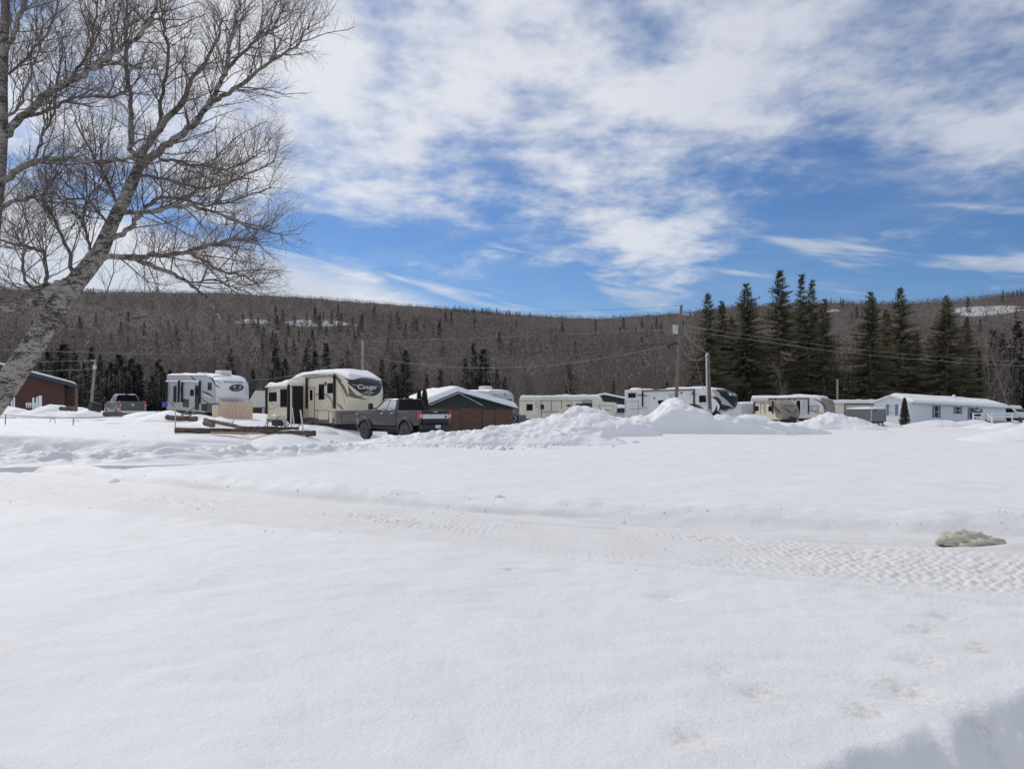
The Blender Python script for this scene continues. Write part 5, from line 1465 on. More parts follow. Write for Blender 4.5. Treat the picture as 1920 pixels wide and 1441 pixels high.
MB().box(-7.9, -.2, -.006, 0, 2.62, 2.72).build('upper_band', M['taupe'], cr.root)

# old cream caravan in the middle
ci, surf = travel_trailer('travel_trailer', 'long old cream caravan with brown window frames behind the rounded snow pile', at(1132, 76), 76, .1, .985, .17, 8.7, 2.4, 3.02, 'cream2', 'cream2', .5, 1.1, .80, .12, 171, .26)
MB().prism([(-1.2, 2.6), (1.15, 2.45), (1.32, 2.3), (1.25, 1.45), (.9, 1.25), (-1.2, 1.25)], .0 - .004, 2.4).build('nose_section', M['cream2'], ci.root, False, .04)
X0, Z0, X1, Z1 = *ci.side(1122, 774), *ci.side(1152, 760)
b = MB()
b.bar((X0, -.02, Z1), (X1, -.02, Z1), .02, .05).bar((X0, -.02, Z1), (X0 + .35, -.02, Z0 + .1), .02, .05).bar((X1, -.02, Z1), (X1 - .1, -.02, Z0 + .1), .02, .05)
b.build('nose_moulding', M['taupe'], ci.root)
X0, Z0 = ci.side(1133, 770); X1, Z1 = ci.side(1145, 766)
lettering(ci.root, 'Citation', lambda u, v: (X0 + (X1 - X0) * u, -.02, Z0 + (Z1 - Z0) * v), 'taupe_dark', .3, .004)
for r_ in ((987, 757, 999, 769.5), (1013, 758, 1020, 767), (1063, 758, 1070, 762)): window(ci.root, *ci.rect(*r_), frame='taupe_dark')
a_ = ci.rect(1001, 749.5, 1010, 776); d_ = panel(ci.root, 'door', *a_, -.01, 'cream2', .03)
a_ = ci.rect(1003, 751, 1008, 764); MB().box(a_[0], a_[1], -.06, -.02, a_[2], a_[3]).build('pane', M['glass_lit'], d_)
b = MB()
for x0, y0, x1, y1 in ((1015, 751, 1053, 751), (1015.5, 751, 1015.5, 783), (1034, 752, 1034, 770), (1053, 751, 1053, 766), (1072, 753, 1072, 764), (1015, 771.5, 1048, 771.5)):
    A, B_ = ci.side(x0, y0, -.5), ci.side(x1, y1, -.5); b.bar((A[0], -.5, A[1]), (B_[0], -.5, B_[1]), .07, .07, (0, 1, 0))
b.build('awning_frame', M['taupe_dark'], ci.root)
b = MB()
for x0, y0, x1, y1 in ((1093, 750, 1093, 762), (1109, 750, 1109, 763), (1093, 750.5, 1109, 750.5), (1093, 755, 1109, 755)):
    A, B_ = ci.side(x0, y0, -.12), ci.side(x1, y1, -.12); b.bar((A[0], -.12, A[1]), (B_[0], -.12, B_[1]), .05, .05, (0, 1, 0))
b.build('carrier_rack', M['stripe_dark'], ci.root)
for r_ in ((1080, 756, 1110, 760), (1098, 757, 1110, 764)):
    a_ = ci.rect(*r_); panel(ci.root, 'dark_panel', *a_, -.01, 'stripe_dark', .02)
for px in (978, 992, 1011, 1024, 1034, 1059):
    X0 = ci.side(px, 755)[0]; MB().box(X0 - .02, X0 + .02, -.014, 0, 1.2, 2.9).build('side_rib', M['cream2'], ci.root)
MB().box(-8.65, -1.2, -.012, 0, 2.62, 2.68).build('side_rib', M['taupe'], ci.root)

# white caravan behind the brown shed
wc = Rig('fifth_wheel_caravan', 'older white caravan with rounded front standing behind the brown shed', 'caravan', at(924, 66), 66, .2, .62, .785)
W = 2.35
prof = [(-8, .9), (-8, 3.30), (-2.2, 3.30), (-.6, 3.22), (-.12, 3.05), (.02, 2.7), (.05, 2.0), (0, 1.2), (-2.0, 1.1), (-2.1, .9)]
MB().prism(prof, 0, W).build('body', M['grey_gel'], wc.root, False, .06)
curve = smooth2([(-.9, 3.24), (-.3, 3.14), (.0, 2.85), (.05, 2.2), (.04, 1.7), (0, 1.2)], 2)
surf = cap_surface(curve, W, .25)
cap_patch(wc.root, surf, 'grey_gel', 'front_cap', off=.012)
wn = cap_patch(wc.root, surf, 'glass', 'window', off=.03, n=(6, 10), t0=.50, t1=.86, s0=-.25, s1=.72)
cap_patch(wn, surf, 'whitetrim', 'curtain', off=.04, n=(6, 4), t0=.54, t1=.83, s0=.38, s1=.64)
cap_patch(wn, surf, 'whitetrim', 'mullion', off=.04, n=(6, 2), t0=.52, t1=.86, s0=.22, s1=.26)
cap_patch(wc.root, surf, 'stripe_dark', 'emblem', off=.03, n=(6, 8), shape=lambda a, b: (.33 + .045 * (2 * a - 1) * math.sqrt(max(0, 1 - (2 * b - 1) ** 2)), -.02 + .14 * b))
for s0 in (-.8, .72): cap_patch(wc.root, surf, 'stripe_dark', 'marker_lamp', off=.03, n=(2, 2), t0=.32, t1=.36, s0=s0, s1=s0 + .08)
roof_snow(wc.root, [(-8, 3.32), (-2.2, 3.32), (-.5, 3.24)], .05, W - .05, .12, 181)
MB().box(-3.2, -2.2, .7, 1.6, 3.32, 3.78).build('roof_unit', M['white_gel'], wc.root, True, .12)
MB().tube([(-7.8, -.1, 3.12), (-2.2, -.1, 3.12)], .10, 8).build('awning', M['whitetrim'], wc.root, True)
MB().box(-.1, .0, .0, W, 1.02, 1.12).build('chassis_rail', M['barnred'], wc.root)
underbody(wc, -7.5, -1.8, W, .55, .92)
wheel(wc.root, -4.0, .15, .38, .38)
sw = thing('spare_wheel', 'black wheel with white rim standing beside the brown shed corner', 'wheel', (at(962.5, 65.2), 65.2, 1.6 - 12.0 * 65.2 / 1400))
wheel(sw, 0, 0, 0, .42, .22, 'whitetrim')
tp = thing('grey_tarp', 'blue grey tarp hanging under the white caravan by the shed', 'tarp', (at(972, 65.4), 65.4, .35))
b = MB(); n_ = 13
pts = [(-.42 + .09 * i, .05 * math.sin(i * 2.1), 0) for i in range(n_)]
v = [(p[0], p[1], .10 + .03 * math.sin(i * 1.3)) for i, p in enumerate(pts)] + [(p[0] * 1.05, p[1] * .6, 1.05 - .06 * (i % 3)) for i, p in enumerate(pts)]
v += [(p[0], p[1] + .03, p[2]) for p in v]
k = n_
b.add(v, [(i, i + 1, k + i + 1, k + i) for i in range(k - 1)] + [(2 * k + i + 1, 2 * k + i, 3 * k + i, 3 * k + i + 1) for i in range(k - 1)])
b.build('sheet', mat('tarp_cloth', (0.13, 0.15, 0.18), .7, var=.25, scale=3), tp, True)

# ------------------------------------------------------------------ pickups
def quad_on(c, u0, u1, v0, v1, off):
    """a patch of the quad c (bl, br, tr, tl) moved out along its normal"""
    c = [Vector(p) for p in c]
    def at_(u, v): return (c[0].lerp(c[1], u)).lerp(c[3].lerp(c[2], u), v)
    n = (c[1] - c[0]).cross(c[3] - c[0]).normalized() * off
    return [at_(u0, v0) + n, at_(u1, v0) + n, at_(u1, v1) + n, at_(u0, v1) + n]


def pickup(name, label, loc, fwd, paint, flare=None, wr=.46, lift=0.0, tail='grey', gate=None, bumper='black', text=None):
    t = thing(name, label, 'pickup truck', loc, math.atan2(fwd[1], fwd[0]))
    Wd = 1.0; k = lift
    fx_, rx_ = 2.15, -1.85; ar = wr + .12
    def arch(cx, n=12): return [(cx + ar * math.cos(math.pi * i / n), wr + ar * math.sin(math.pi * i / n)) for i in range(n + 1)]
    zb = .62 + k; belt = 1.42 + k
    cab = [(3.02, zb + .02)] + [p for p in [(fx_ + ar, zb)] + arch(fx_) + [(fx_ - ar, zb)] if p[1] >= zb] + [(-1.06, zb), (-1.06, belt), (1.30, belt + .04), (1.9, belt + .06), (2.75, belt - .02), (3.05, belt - .14), (3.14, 1.05 + k)]
    MB().prism(cab, -Wd, Wd).build('body', M[paint], t, True, .05)
    bed = [(-1.10, zb)] + [p for p in [(rx_ + ar, zb)] + arch(rx_) + [(rx_ - ar, zb)] if p[1] >= zb] + [(-3.08, zb + .06), (-3.10, belt), (-1.10, belt)]
    for s_ in (-1, 1):
        y0, y1 = (Wd - .16, Wd) if s_ > 0 else (-Wd, -Wd + .16)
        MB().prism(bed, y0, y1).build('bed_side', M[paint], t, True, .03)
    MB().box(-3.0, -1.08, -Wd + .1, Wd - .1, zb + .18, zb + .26).build('bed_floor', M['black'], t)
    MB().box(-1.16, -1.07, -Wd + .1, Wd - .1, zb + .2, belt - .01).build('bed_front', M[paint], t)
    # tailgate
    tg = MB().box(-3.14, -3.05, -Wd + .17, Wd - .17, zb + .10, belt - .01).build('tailgate', M[gate or paint], t, True, .02)
    if tail == 'band':
        MB().box(-3.165, -3.13, -Wd + .18, Wd - .18, belt - .42, belt - .20).build('bright_band', M['chrome'], tg)
        MB().disc_lathe([(.075, 0), (.075, .01)], (-3.175, -Wd + .36, belt - .33), 'x', 14).build('badge', M['stripe_dark'], tg)
        MB().box(-3.15, -3.12, -.12, .12, belt - .10, belt - .06).build('handle', M['chrome'], tg)
    else:
        MB().disc_lathe([(.10, 0), (.10, .012)], (-3.152, 0, belt - .26), 'x', 6).build('badge', M['chrome'], tg)
    for s_ in (-1, 1):
        y0, y1 = sorted((s_ * (Wd - .165), s_ * (Wd + .012)))
        tl = MB().box(-3.15, -2.98, y0, y1, belt - .44, belt - .04).build('tail_light', M['tailred'], t, True, .02)
        MB().box(-3.156, -3.14, y0 + .04, y1 - .05, belt - .36, belt - .2).build('reversing_lamp', M['lampclear'], tl)
    bp = MB().box(-3.34, -3.06, -Wd + .02, Wd - .02, zb - .16, zb + .08).build('rear_bumper', M[bumper], t, True, .04)
    MB().box(-3.362, -3.34, -.16, .16, zb - .10, zb + .06).build('licence_plate', M['plate'], bp)
    MB().box(3.02, 3.24, -Wd + .02, Wd - .02, zb - .08, zb + .2).build('front_bumper', M['black'], t, True, .05)
    # cab above the belt line
    z0, z1 = belt, 2.03 + k
    B_ = [(1.42, .93), (-1.04, .93)]; T_ = [(.55, .74), (-.88, .76)]
    v = [(B_[0][0], B_[0][1], z0), (B_[1][0], B_[1][1], z0), (B_[1][0], -B_[1][1], z0), (B_[0][0], -B_[0][1], z0),
         (T_[0][0], T_[0][1], z1), (T_[1][0], T_[1][1], z1), (T_[1][0], -T_[1][1], z1), (T_[0][0], -T_[0][1], z1)]
    cb = MB().add(v, [(3, 2, 1, 0), (4, 5, 6, 7), (0, 1, 5, 4), (1, 2, 6, 5), (2, 3, 7, 6), (3, 0, 4, 7)]).build('cab', M[paint], t, True, .05)
    left = [v[0], v[1], v[5], v[4]]; right = [v[2], v[3], v[7], v[6]]; rear = [v[1], v[2], v[6], v[5]]; front = [v[3], v[0], v[4], v[7]]
    for q, rects in ((left, ((.26, .52, .08, .88), (.56, .90, .08, .88))), (right, ((.10, .44, .08, .88), (.48, .74, .08, .88)))):
        for u0, u1, a0, a1 in rects:
            p = quad_on(q, u0, u1, a0, a1, .012)
            if u1 < .53 and q is left: p[0] = p[0] + (Vector(v[0]) - Vector(v[1])).normalized() * .30
            if u0 > .47 and q is right: p[1] = p[1] + (Vector(v[0]) - Vector(v[1])).normalized() * .30
            MB().add(p, [(0, 1, 2, 3)]).build('side_window', M['glass_lit'], cb)
    MB().add(quad_on(rear, .04, .96, .05, .93, .012), [(0, 1, 2, 3)]).build('rear_window', M['glass'], cb)
    MB().add(quad_on(front, .06, .94, .05, .93, .012), [(0, 1, 2, 3)]).build('windscreen', M['glass'], cb)
    MB().box(T_[1][0] - .03, T_[1][0] + .05, -.14, .14, z1 - .02, z1 + .03).build('brake_lamp', M['tailred'], cb)
    for s_ in (-1, 1):
        m_ = MB().box(.98, 1.16, *sorted((s_ * 1.16, s_ * 1.40)), belt + .05, belt + .38).build('mirror', M['black'], t, True, .04)
        MB().bar((1.06, s_ * .93, belt + .10), (1.06, s_ * 1.2, belt + .14), .05, .05).build('arm', M['black'], m_)
        for xh in (.35, -.62): MB().box(xh - .11, xh + .11, *sorted((s_ * 1.0, s_ * 1.04)), belt - .17, belt - .12).build('door_handle', M['chrome'], t)
        b = MB()
        for xs in (1.28, .18, -.98): b.box(xs - .008, xs + .008, *sorted((s_ * .99, s_ * 1.004)), zb + .06, belt - .02)
        b.build('door_seam', M['stripe_dark'], t)
        MB().box(-1.0, 1.5, *sorted((s_ * .86, s_ * 1.02)), zb - .14, zb - .06).build('side_step', M['black'], t)
        for cx in (fx_, rx_):
            if flare:
                b = MB(); n = 14; ri, ro = ar - .02, ar + .115
                v2 = []
                for i in range(n + 1):
                    a = .12 + (math.pi - .24) * i / n
                    for r_, y in ((ri, .90), (ri, 1.075), (ro - .03, 1.075), (ro, 1.005)): v2.append((cx + r_ * math.cos(a), s_ * y, wr + r_ * math.sin(a)))
                f2 = [(4 * i + j, 4 * i + (j + 1) % 4, 4 * (i + 1) + (j + 1) % 4, 4 * (i + 1) + j) for i in range(n) for j in range(4)]
                b.add(v2, f2).build('fender_flare', M[flare], t, True)
            wheel(t, cx, s_ * (.90 if flare else .86), wr, wr, .32, 'darkrim' if flare else 'steel', 'wheel', s_)
    MB().box(-2.9, 2.8, -.62, .62, wr - .06, zb + .05).build('chassis', M['black'], t)
    MB().box(3.12, 3.17, -.7, .7, .95 + k, belt - .12).build('grille', M['black'], t)
    for s_ in (-1, 1): MB().box(3.0, 3.16, *sorted((s_ * .70, s_ * .97)), .98 + k, belt - .14).build('headlight', M['lampclear'], t, True, .03)
    if text:
        lettering(t, text, lambda u, v_: (-2.45 - .42 * u, 1.008, belt - .28 + .14 * v_), 'tailred', .2, .01)
    return t


fd = Vector((-.672, .742)).normalized()
rl = Vector((-4.87, 39.0)); ctr_ = rl + fd * 3.12 + Vector((-fd.y, fd.x)) * -1.0
trk = pickup('pickup_truck', 'dark grey lifted crew cab pickup with chunky black wheels and bright tailgate band', (ctr_.x, ctr_.y, .03), fd, 'truckgrey', 'truckgrey', .50, .16, 'band', 'black', 'black', 'FX4'); trk.scale = (1.03, 1.03, 1.05)
fd2 = Vector((-.62, .78)).normalized()
rl = Vector((at(223.5, 60), 60.0)); ctr_ = rl + fd2 * 3.12 + Vector((-fd2.y, fd2.x)) * -1.0
trk2 = pickup('pickup_truck', 'silver grey pickup seen from behind, parked beside the small pole on the left', (ctr_.x, ctr_.y, 1.02), fd2, 'trucksilver', None, .40, .0, 'plain', 'taupe_dark', 'chrome')
sc_ = roof_snow(trk2, [(-.86, 2.04), (.53, 2.04)], -.70, .70, .05, 191, .0, (20, 14))


# ------------------------------------------------------------------ brown shed with the snowy roof
def lap_siding(par, name, mt, X0, X1, z0, ztop, y, step=.18, t=.022):
    """overlapping boards; ztop(x) gives the upper limit"""
    k = 0; z = z0
    while True:
        zt = z + step
        if z >= max(ztop(X0), ztop(X1), ztop((X0 + X1) / 2)) - .02: break
        # clip each board where the roof line comes down
        xs = [X0 + (X1 - X0) * i / 40 for i in range(41)]
        ok = [x for x in xs if ztop(x) > z + .04]
        if ok:
            a, b_ = min(ok), max(ok); zt2 = min(zt, max(ztop(x) for x in ok))
            MB().add([(a, y - t, z), (b_, y - t, z), (b_, y - .004, zt2), (a, y - .004, zt2), (a, y + .02, z), (b_, y + .02, z)], [(0, 1, 2, 3), (0, 4, 5, 1)]).build(name, M[mt], par)
        z = zt; k += 1
        if k > 40: break


sh = Rig('shed', 'brown board shed with deep snow on its dark green roof, right of the lifted pickup', 'shed', at(800, 57.5), 57.5, 0, .92, -.39)
Ls = 7.25; D = 8.0
LE, PK, RE = 2.15, 3.10, 1.88; XP = 2.40
MB().prism([(0, -.3), (0, LE - .05), (XP, PK - .06), (Ls, RE - .06), (Ls, -.3)], 0, D).build('walls', M['brownwood'], sh.root)
lap_siding(sh.root, 'siding_board', 'brownwood', 0.02, Ls - .02, .0, lambda x: 1.92 if x < 5 else 1.84, 0.0, .17)
def rl_(x): return LE + (PK - LE) * x / XP if x < XP else PK + (RE - PK) * (x - XP) / (Ls - XP)
lap_siding(sh.root, 'gable_board', 'darkgable', 0.05, Ls - .05, 1.95, lambda x: rl_(x) - .05, -.012, .17)
MB().prism([(.02, 1.93), (.02, LE - .06), (XP, PK - .07), (Ls - .02, RE - .07), (Ls - .02, 1.75), (5, 1.84)], -.010, 0).build('gable_panel', M['darkgable'], sh.root)
rf = MB().prism([(-.45, LE - .18), (XP, PK), (Ls + .35, RE - .10), (Ls + .35, RE - .02), (XP, PK + .09), (-.45, LE - .10)], -.45, D + .3).build('roof', M['greenmetal'], sh.root)
b = MB()
b.bar((.10, -.47, 2.12), (XP + .05, -.47, PK - .02), .03, .09, (0, 1, 0)).bar((XP + .05, -.47, PK - .02), (4.45, -.47, 2.10), .03, .07, (0, 1, 0))
b.build('gable_trim', M['whitetrim'], sh.root)
for x0, x1 in ((1.55, 2.75), (4.55, 5.65)):
    d_ = MB().box(x0, x1, -.045, .0, .0, 1.80).build('door', M['brownwood'], sh.root)
    b = MB()
    for x in (x0, x1): b.box(x - .02, x + .02, -.055, -.03, .0, 1.80)
    b.box(x0, x1, -.055, -.03, 1.78, 1.82).build('door_gap', M['black'], d_)
    MB().box(x1 - .14, x1 - .10, -.09, -.045, .85, 1.0).build('handle', M['black'], d_)
def slope_snow(par, a0, b0, y0, y1, th, seed, name='roof_snow'):
    """snow on one roof pitch from the eave point a0 to the ridge point b0 (x, z), running y0..y1"""
    n1_, n2_ = 40, 30
    u = np.linspace(0, 1, n1_)[None, :]; vy = np.linspace(y0, y1, n2_)[:, None]
    X = a0[0] + (b0[0] - a0[0]) * u + 0 * vy; Z = a0[1] + (b0[1] - a0[1]) * u + 0 * vy; Y = vy + 0 * u
    ln = math.hypot(b0[0] - a0[0], b0[1] - a0[1])
    e = np.minimum(np.minimum((vy - y0), (y1 - vy)) + 0 * u, u * ln + 0 * vy)
    e = np.clip((e + .10 * fbm(X * 1.2, Y * 1.2, 2, seed) * sstep(0, .15, e)) / .38, 0, 1); e = np.sqrt(np.clip(1 - (1 - e) ** 2, 0, 1))
    t = th * e * (1 + .35 * fbm(X * .6, Y * .6, 3, seed + 2))
    V = np.concatenate([np.stack([X, Y, Z + t + .01], -1).reshape(-1, 3), np.stack([X, Y, Z - .01], -1).reshape(-1, 3)])
    q = grid_quads(n2_, n1_); m_ = n1_ * n2_; idx = np.arange(m_).reshape(n2_, n1_); Q = [q, q[:, ::-1] + m_]
    for lp in (idx[0, :], idx[-1, ::-1], idx[::-1, 0], idx[:, -1]):
        a, b_ = lp[:-1], lp[1:]; Q.append(np.stack([a, a + m_, b_ + m_, b_], -1))
    return obj_np(name, V, np.concatenate(Q), None, M['roofsnow'], par, smooth=True)
slope_snow(rf, (-.45, LE - .09), (XP + .02, PK + .10), -.42, D + .2, .42, 201)
slope_snow(rf, (Ls + .30, RE), (XP - .02, PK + .10), -.42, D + .2, .42, 203)


def arborvitae(label, x, y, z, h, r, seed, group=None):
    root = thing('arborvitae_shrub', label, 'shrub', (x, y, z), 0, group); rg = random.Random(seed)
    MB().tube([(0, 0, -.3), (0, 0, h * .85)], [.06, .02], 6).build('trunk', M['spruce_bark'], root)
    T = []
    for i in range(1500):
        t = rg.random() ** .8; a = rg.uniform(0, 6.283)
        rr_ = r * (1 - t) ** .75 * min(1, .55 + 3 * t) * rg.uniform(.55, 1.08)
        p = Vector((math.cos(a) * rr_, math.sin(a) * rr_, t * h)); s_ = rg.uniform(.08, .2)
        d = Vector((math.cos(a) * .5, math.sin(a) * .5, 1)).normalized() * s_ * 1.6; w = Vector((-math.sin(a + rg.uniform(-.9, .9)), math.cos(a), 0)) * s_ * .45
        T += [tuple(p - w), tuple(p + w), tuple(p + d)]
    V = np.array(T); obj_np('foliage', V, None, np.arange(len(V)).reshape(-1, 3), M['cedar'], root)
    return root


for px, py, d, r_, lab in ((786, 736, 54, .34, 'dark upright shrub on the left of the pair behind the lifted pickup'), (796, 734, 53.6, .40, 'taller dark shrub on the right of the pair, next to the shed'), (763, 741, 55, .35, 'small dark shrub tip poking above the pickup roof')):
    arborvitae(lab, at(px, d), d, .1, P(px, py, d).z - .1, r_, px)
arborvitae('dark cone shaped shrub at the corner of the white mobile home', at(1696, 86), 86, -.05, P(1696, 748, 86).z + .05, .62, 7)

# ------------------------------------------------------------------ red-brown barn on the left, little shed with green roof
bn_ = Rig('barn', 'red brown barn with green roof edge at the left margin behind the birch', 'barn', at(117, 64), 64, 1.15, .90, -.43)
def bz(px, py): return bn_.side(px, py)
Xl = -17.0
eR = bz(117, 719.5); eU = bz(47, 702); sl0 = (eU[1] - eR[1]) / (eU[0] - eR[0])
XPk = -8.5; zP = eR[1] + sl0 * XPk
MB().prism([(Xl, -.3), (Xl, eR[1]), (XPk, zP), (0, eR[1]), (0, -.3)], 0, 5).build('walls', M['barnred'], bn_.root)
lap_siding(bn_.root, 'siding_board', 'barnred', -9.0, -.02, .0, lambda x: min(eR[1], zP) + 0 * x, 0.0, .22)
rf = MB().prism([(Xl - .5, eR[1] - .3), (XPk, zP), (.75, eR[1] + sl0 * .75), (.75, eR[1] + sl0 * .75 + .30), (XPk, zP + .33), (Xl - .5, eR[1] + .0)], -.5, 5.4).build('roof', M['greenmetal'], bn_.root)
slope_snow(rf, (.70, eR[1] + sl0 * .7 + .31), (XPk, zP + .34), -.45, 5.2, .13, 211)
MB().box(.02, .75, 2.2, 5, -.3, eR[1] - .25).build('side_annex', M['brownwood'], bn_.root)
gs = Rig('shed', 'small brown shed with pale green metal roof between the two left caravans', 'shed', at(470, 74), 74, .5, .98, .1)
MB().box(0, 3.2, 0, 3, -.2, 1.75).build('walls', M['barnred'], gs.root)
MB().add([(-.3, -.5, 1.6), (3.5, -.5, 1.6), (3.5, 1.6, 3.25), (-.3, 1.6, 3.25), (-.3, 3.5, 1.7), (3.5, 3.5, 1.7), (-.3, -.45, 1.5), (3.5, -.45, 1.5)], [(0, 1, 2, 3), (3, 2, 5, 4), (0, 6, 7, 1)]).build('roof', M['palegreen'], gs.root)
MB().box(1.22, 1.40, -.08, .0, -.2, 1.6).build('post', M['whitetrim'], gs.root)
MB().box(1.42, 2.3, -.03, .0, .1, 1.5).build('window', M['glass_lit'], gs.root)

# dark green roofed building behind the cream caravan
gb = Rig('shed', 'dark green building with snowy low gable roof behind the old cream caravan', 'shed', at(1085, 98), 98, 0, .97, .2)
MB().prism([(0, 0), (0, 3.1), (3.4, 3.75), (7.4, 2.95), (7.4, 0)], 0, 8).build('walls', M['darkgable'], gb.root)
rf = MB().prism([(-.4, 3.0), (3.4, 3.72), (7.8, 2.85), (7.8, 2.97), (3.4, 3.86), (-.4, 3.12)], -.5, 8.3).build('roof', M['greenmetal'], gb.root)
slope_snow(rf, (-.38, 3.13), (3.4, 3.87), -.45, 8.2, .2, 221); slope_snow(rf, (7.75, 2.98), (3.4, 3.87), -.45, 8.2, .2, 223)
# snow-capped vehicle in the gap
cv = thing('parked_car', 'snow capped grey vehicle in the gap left of the long white caravan', 'car', (at(1161, 86), 86, .3), R(-95))
MB().prism([(-2.2, .45), (-2.25, 1.0), (-1.9, 1.15), (-1.6, 1.75), (.6, 1.75), (1.3, 1.2), (2.2, 1.05), (2.3, .5)], -.9, .9).build('body', M['grey_gel'], cv, True, .06)
MB().box(-2.0, 2.1, -.93, -.85, .5, .55).build('sill', M['black'], cv)
for s_ in (-1, 1):
    MB().prism([(-1.5, 1.2), (-1.35, 1.66), (.5, 1.66), (1.05, 1.2)], *sorted((s_ * .905, s_ * .915))).build('side_window', M['glass'], cv)
    for x in (-1.4, 1.4): wheel(cv, x, s_ * .82, .33, .33, .2, 'steel', 'wheel', s_)
MB().add([(2.02, -.75, 1.14), (2.02, .75, 1.14), (1.42, .7, 1.16), (1.42, -.7, 1.16)], [(0, 1, 2, 3)]).build('bonnet_panel', M['silver'], cv)
MB().add([(1.32, -.72, 1.24), (1.32, .72, 1.24), (.68, .66, 1.72), (.68, -.66, 1.72)], [(0, 1, 2, 3)]).build('windscreen', M['glass'], cv)
roof_snow(cv, [(-1.7, 1.75), (.7, 1.75)], -.85, .85, .28, 231)

# ------------------------------------------------------------------ white mobile home
hm = Rig('mobile_home', 'long white mobile home with blue shutters and snow covered roof', 'house', at(1705, 92), 92, 0, .885, -.465, R(1.6))
Lh, Dh, EV, RG = 20.5, 4.9, 2.85, 3.72
v = [(0, 0, -.6), (Lh, 0, -.6), (Lh, Dh, -.6), (0, Dh, -.6), (0, 0, EV), (Lh, 0, EV), (Lh, Dh, EV), (0, Dh, EV), (0, Dh / 2, RG - .08), (Lh, Dh / 2, RG - .08)]
MB().add(v, [(0, 1, 5, 4), (2, 3, 7, 6), (1, 2, 6, 9, 5), (3, 0, 4, 8, 7), (0, 3, 2, 1), (4, 5, 9, 8), (6, 7, 8, 9)]).build('walls', M['vinyl'], hm.root)
k = 0; z = .55
while z < EV - .1:   # lap siding on the two walls in view
    MB().add([(0, -.018, z), (Lh, -.018, z), (Lh, -.003, z + .2), (0, -.003, z + .2), (Lh, .01, z), (0, .01, z)], [(0, 1, 2, 3), (0, 5, 4, 1)]).build('siding_course', M['vinyl'], hm.root)
    MB().add([(-.018, 0, z), (-.018, Dh, z), (-.003, Dh, z + .2), (-.003, 0, z + .2), (.01, Dh, z), (.01, 0, z)], [(3, 2, 1, 0), (1, 4, 5, 0)]).build('siding_course', M['vinyl'], hm.root)
    z += .2
rf = MB().add([(-.35, -.4, EV - .02), (Lh + .3, -.4, EV - .02), (Lh + .3, Dh / 2, RG), (-.35, Dh / 2, RG), (-.35, Dh + .4, EV - .02), (Lh + .3, Dh + .4, EV - .02),
               (-.35, -.4, EV - .14), (Lh + .3, -.4, EV - .14), (Lh + .3, Dh / 2, RG - .12), (-.35, Dh / 2, RG - .12), (-.35, Dh + .4, EV - .14), (Lh + .3, Dh + .4, EV - .14)],
              [(0, 1, 2, 3), (3, 2, 5, 4), (6, 9, 8, 7), (9, 10, 11, 8), (0, 6, 7, 1), (4, 5, 11, 10), (0, 3, 9, 6), (3, 4, 10, 9), (1, 7, 8, 2), (2, 8, 11, 5)]).build('roof', M['whitetrim'], hm.root)
MB().box(-.3, Lh + .25, -.43, -.40, EV - .22, EV - .08).build('gutter', M['galv'], rf)
def pitch_snow(par, ya, za, yb, zb_, x0, x1, th, seed):
    n1_, n2_ = 90, 22
    x = np.linspace(x0, x1, n1_)[None, :]; u = np.linspace(0, 1, n2_)[:, None]
    X = x + 0 * u; Y = ya + (yb - ya) * u + 0 * x; Z = za + (zb_ - za) * u + 0 * x
    e = np.minimum(np.minimum(x - x0, x1 - x) + 0 * u, u * abs(yb - ya) + 0 * x); e = np.clip(e / .3, 0, 1); e = np.sqrt(1 - (1 - e) ** 2)
    t = th * e * (1 + .4 * fbm(X * .35, Y * .8, 3, seed))
    V = np.stack([X, Y, Z + t + .01], -1).reshape(-1, 3); V2 = np.stack([X, Y, Z - .005], -1).reshape(-1, 3)
    q = grid_quads(n2_, n1_); m_ = n1_ * n2_; idx = np.arange(m_).reshape(n2_, n1_); Q = [q, q[:, ::-1] + m_]
    for lp in (idx[0, :], idx[-1, ::-1], idx[::-1, 0], idx[:, -1]):
        a, b_ = lp[:-1], lp[1:]; Q.append(np.stack([a, a + m_, b_ + m_, b_], -1))
    return obj_np('roof_snow', np.concatenate([V, V2]), np.concatenate(Q), None, M['roofsnow'], par, smooth=True)
pitch_snow(rf, -.36, EV - .01, Dh / 2, RG + .005, .3, Lh + .2, .26, 241)
pitch_snow(rf, Dh + .36, EV - .01, Dh / 2, RG + .005, .3, Lh + .2, .26, 243)
def shutter(par, X0, X1, Z0, Z1, y=0.0):
    b = MB().box(X0, X1, y - .035, y + .0, Z0, Z1); s_ = b.build('shutter', M['shutter'], par); b = MB(); k = 12
    for i in range(k):
        zc = Z0 + (Z1 - Z0) * (i + .5) / k; b.box(X0 + .03, X1 - .03, y - .045, y - .034, zc - .03, zc + .02)
    b.build('louvre', M['shutter'], s_); return s_
for (x0, y0, x1, y1, w_) in ((1751.5, 760, 1759.5, 783, 3.6), (1791.5, 762, 1799.5, 776, 3.6), (1818, 764, 1826.5, 786, 3.8)):
    X0, X1, Z0, Z1 = hm.rect(x0, y0, x1, y1); sw_ = (X1 - X0) * .42
    window(hm.root, X0, X1, Z0, Z1, -.012, 'whitetrim', 'glass', 'window', 1)
    shutter(hm.root, X0 - sw_ - .03, X0 - .03, Z0, Z1, -.012); shutter(hm.root, X1 + .03, X1 + sw_ + .03, Z0, Z1, -.012)
X0, X1, Z0, Z1 = hm.rect(1835, 763.5, 1843, 788)
d_ = MB().box(X0, X1, -.04, 0, Z0, Z1).build('door', M['whitetrim'], hm.root); MB().box(X0 + .12, X1 - .12, -.05, -.03, Z0 + .9, Z1 - .15).build('pane', M['shutter'], d_)
